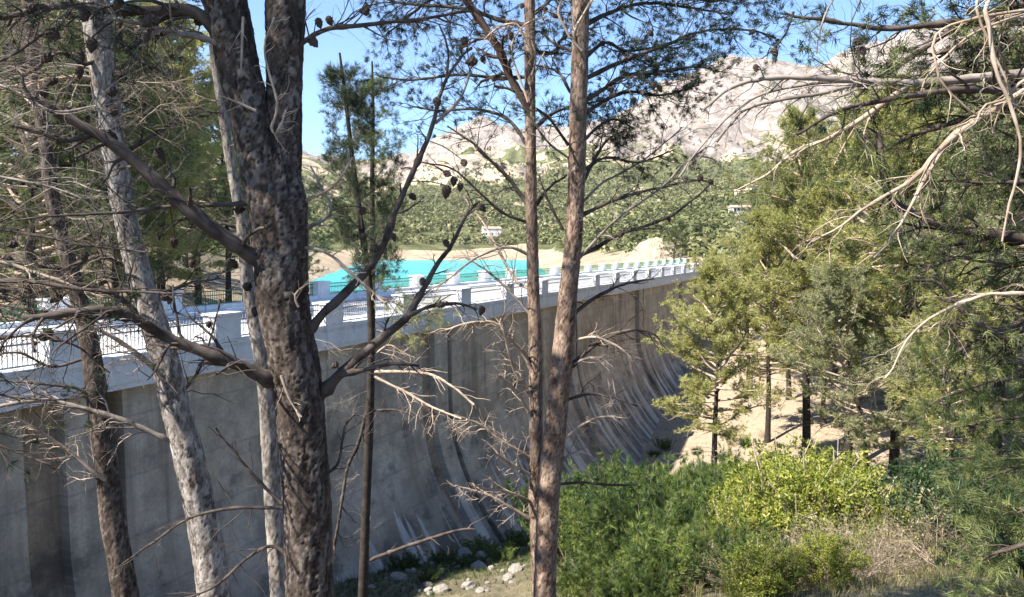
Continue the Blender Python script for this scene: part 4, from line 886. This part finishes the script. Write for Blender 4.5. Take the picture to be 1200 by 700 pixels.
t.branch([(680, 240), (705, 215), (725, 205), (765, 180), (800, 150)], 3, 1.5, 'dead_grey', 12, .35, 2, 0, 0, .6)
t.branch([(670, 60), (650, 52), (630, 38), (605, 45)], 4, 2, 'twig', 10, .3, 2, .4, 0, .4)
t.branch([(668, 108), (655, 85), (640, 78), (625, 72)], 4, 2, 'twig', 9, .3, 2, .3, 0, .5)
t.branch([(666, 170), (645, 140), (630, 128)], 4, 2, 'twig', 8, .3, 2, .3, 0, -.3)
t.branch([(666, 185), (640, 165), (615, 130), (595, 120)], 3, 1.5, 'dead_grey', 9, .3, 2, 0, 0, -.3)
t.branch([(660, 270), (640, 230), (632, 205)], 4, 1.5, 'twig', 7, .25, 2)
t.branch([(667, 432), (691, 410), (714, 396), (734, 390), (760, 391), (772, 400)], 6, 2, 'twig', 9, .3, 2, 0, 0, -.1)
t.branch([(668, 372), (691, 353), (714, 341), (734, 334), (765, 328)], 6, 2, 'twig', 7, .3, 2, 0, 0, .3)
t.branch([(668, 400), (700, 395), (730, 410), (745, 430)], 4, 1.5, 'dead', 12, .3, 2, 0, 0, -.3)
t.branch([(664, 430), (695, 420), (715, 440), (720, 470)], 4, 1.5, 'dead_grey', 12, .3, 2, 0, 0, -.2)
t.branch([(660, 470), (690, 462), (715, 466), (748, 476)], 4, 2, 'twig', 7, .25, 1, 0, 0, .1)
t.branch([(655, 520), (680, 500), (705, 490), (738, 492)], 4, 1.5, 'dead', 11, .25, 2, 0, 0, -.3)
t.branch([(650, 568), (680, 566), (715, 568), (747, 566)], 4, 2, 'twig', 5, .2, 1, 0, 0, .1)
t.branch([(652, 545), (675, 530), (700, 540)], 3, 1.5, 'dead_grey', 8, .22, 2)
t.branch([(682, 60), (672, 40), (700, -10), (712, -30)], 4, 2, 'dead', 8, .25, 1, 0, -.15)
t.branch([(668, 45), (655, 10), (680, -20)], 3, 1.5, 'dead', 6, .2, 1, 0, -.15)
for k in range(10):
    a = k*2.4+1.5; q = t.paths[0][-1-k]
    t.wbranch(walk(q, np.array([math.cos(a), math.sin(a), .25]), 1.9, t.rng, .25, .1, 6), .024, .007, 'twig', 10, .55, 2, .8, .1, .15, .8, 'branch', .09, 'needle_dark', 9)
t.cones([(761, 39, 1), (764, 72, 1), (772, 78, 1), (765, 100, 1.1), (772, 104, 1), (714, 106, 1), (714, 116, 1.1), (743, 118, 1.1), (753, 111, 1.1), (710, 126, .9), (823, 118, .9), (885, 39, 1), (804, 211, 1), (822, 209, 1.2), (778, 218, .8), (783, 257, .8), (730, 275, .8), (830, 214, 1), (749, 229, .7), (675, 66, .9), (676, 100, .9)])

# --- near tree standing out of the picture on the right: its boughs reach in
t = Near('overhanging_pine', 'near pine whose bare pale boughs hang in above the sunlit slope', 'tree', 4.2, M['bark'], 9)
t.trunk([(1345, 730, 75), (1340, 500, 72), (1335, 300, 68), (1330, 100, 62), (1326, -60, 56)], 36, .06, (.05, .006), True, 2.5)
t.begin()
def tb(pts, w0, w1, m='dead', nsub=14, lsub=.3, lv=2, live=0, dy=0, dy1=None, grav=-.3, **k): return t.branch(pts, w0, w1, m, nsub, lsub, lv, live, dy, dy1, grav, **k)
tb([(1330, 75), (1260, 80), (1200, 87), (1150, 92), (1100, 97), (1065, 98), (1000, 94), (930, 90), (890, 92), (860, 103), (828, 132)], 15, 3, 'dead_grey', 12, .32, 2)
tb([(1065, 98), (1040, 118), (1000, 145), (960, 168), (926, 180), (891, 210), (857, 226)], 8, 2, 'dead', 9, .25, 1)
tb([(1055, 97), (1000, 101), (960, 112), (919, 119), (876, 130), (856, 148), (840, 166)], 6, 3, 'dead_grey', 9, .28, 1)
tb([(1000, 94), (940, 100), (885, 112), (850, 135), (815, 170), (790, 200)], 4, 2, 'dead_grey', 9, .28, 1, 0, .1)
tb([(1330, 55), (1260, 85), (1200, 110), (1136, 150), (1105, 174), (1076, 207), (1048, 226), (1014, 248), (985, 270), (950, 290)], 11, 2, 'dead', 12, .3, 2, 0, -.3)
tb([(1105, 175), (1080, 215), (1062, 250), (1045, 280), (1025, 300)], 5, 2, 'dead', 8, .2, 1, 0, -.22)
tb([(1330, 280), (1250, 285), (1200, 281), (1172, 277), (1134, 274), (1100, 267), (1072, 253), (1048, 241), (1036, 219), (1029, 162)], 20, 5, 'twig', 12, .35, 2, .3, .2, needle='needle')
tb([(1330, 220), (1250, 216), (1200, 215), (1150, 218), (1100, 216)], 9, 3, 'twig', 14, .35, 2, .3, .1, needle='needle')
tb([(1330, 30), (1250, 25), (1200, 24), (1150, 22), (1090, 26), (1040, 30), (1000, 25), (940, 17), (915, 12)], 12, 3, 'twig', 16, .3, 2, .45, .1)
tb([(930, 14), (920, 40), (905, 60), (893, 70)], 3, 1.5, 'twig', 4, .15, 1, 0, .1)
tb([(1330, -10), (1250, 0), (1180, 10), (1120, 35), (1080, 60), (1040, 85), (1000, 120)], 12, 3, 'twig', 16, .35, 2, .6, .3)
tb([(1330, 120), (1250, 60), (1180, 50), (1130, 60), (1090, 75)], 16, 4, 'twig', 18, .4, 2, .8, .3)
tb([(1330, 160), (1240, 135), (1180, 125), (1120, 140), (1060, 160), (1010, 190)], 14, 3, 'twig', 18, .4, 2, .65, .4, needle='needle')
tb([(1330, 330), (1240, 300), (1180, 310), (1120, 300), (1070, 320)], 12, 3, 'twig', 16, .35, 2, .4, .3, needle='needle')
tb([(1330, 360), (1250, 370), (1190, 385), (1150, 400), (1120, 420)], 18, 4, 'twig', 18, .35, 2, .35, .2, needle='needle')
tb([(1330, 420), (1250, 410), (1180, 400), (1130, 370), (1100, 335), (1070, 330)], 12, 3, 'twig', 16, .35, 2, .35, .1, needle='needle')
tb([(1330, 200), (1240, 330), (1150, 350), (1080, 385), (1040, 450)], 7, 2, 'dead', 12, .3, 2, 0, -.2)
tb([(1300, -40), (1220, -20), (1160, 0), (1165, 40), (1172, 80), (1190, 120), (1200, 180), (1178, 280)], 6, 2, 'dead', 7, .3, 1, 0, -.6)
tb([(1300, -60), (1180, -20), (1145, 0), (1150, 30), (1160, 60), (1185, 130)], 4, 2, 'dead', 6, .25, 1, 0, -.5)
tb([(1300, 0), (1150, 20), (1098, 40), (1098, 70), (1110, 100), (1140, 130), (1160, 140)], 4, 2, 'dead', 6, .25, 1, 0, -.5)
tb([(1250, -60), (1100, -40), (990, -30), (975, 0), (965, 20), (958, 45), (957, 62)], 4, 1.5, 'dead_grey', 4, .15, 1, 0, -.3)
tb([(1250, 0), (1160, 30), (1120, 55), (1090, 85), (1080, 105)], 4, 2, 'dead', 6, .2, 1, 0, -.5)
tb([(1300, 60), (1210, 90), (1180, 120), (1160, 125), (1150, 145)], 6, 2, 'dead', 7, .2, 1, 0, -.5)
# green boughs at lower right
for i, (pts, dy) in enumerate([([(1340, 440), (1260, 430), (1200, 440), (1140, 450), (1085, 470)], 1.2), ([(1340, 500), (1260, 480), (1190, 490), (1120, 500)], 1.6), ([(1340, 520), (1260, 540), (1200, 545), (1150, 560)], 1.0),
                               ([(1340, 560), (1260, 590), (1210, 600), (1172, 610)], .3), ([(1340, 600), (1250, 620), (1190, 640), (1150, 650)], .1), ([(1340, 470), (1250, 500), (1180, 530), (1110, 540)], 2.0), ([(1340, 400), (1250, 420), (1180, 470), (1100, 440)], 1.8), ([(1340, 650), (1270, 680), (1220, 690), (1170, 700)], .5)]):
    tb(pts, 9, 3, 'twig', 8, .34, 2, .9, dy, dy, 0.0, needle='needle', K=20, tl=.075)
for k in range(12):
    a = k*2.4+.5; q = t.paths[0][-1-k]
    t.wbranch(walk(q, np.array([math.cos(a), math.sin(a), .3]), 2.0, t.rng, .25, .1, 6), .03, .008, 'twig', 10, .6, 2, .8, .1, .15, .8, 'branch', .1, 'needle', 9)
t.cones([(905, 62, .8), (885, 80, .7), (1000, 52, .8), (1010, 60, .8)])

# ------------------------------------------------------------------ air
b = Buf(); box(b, (-1750, -120, -27), (2650, 2700, 640)); hz = obj('haze', mesh('haze', b, None)); hz['kind'] = 'stuff'
m, nt, out = mat('haze_air'); pv = nt.nodes.new('ShaderNodeVolumePrincipled'); pv.inputs['Color'].default_value = (.93, .96, 1, 1); pv.inputs['Density'].default_value = .00005; pv.inputs['Anisotropy'].default_value = .3
nt.links.new(pv.outputs[0], out.inputs['Volume']); hz.data.materials.append(m)
tag(hz, 'thin pale haze over the valley and mountain', 'haze')
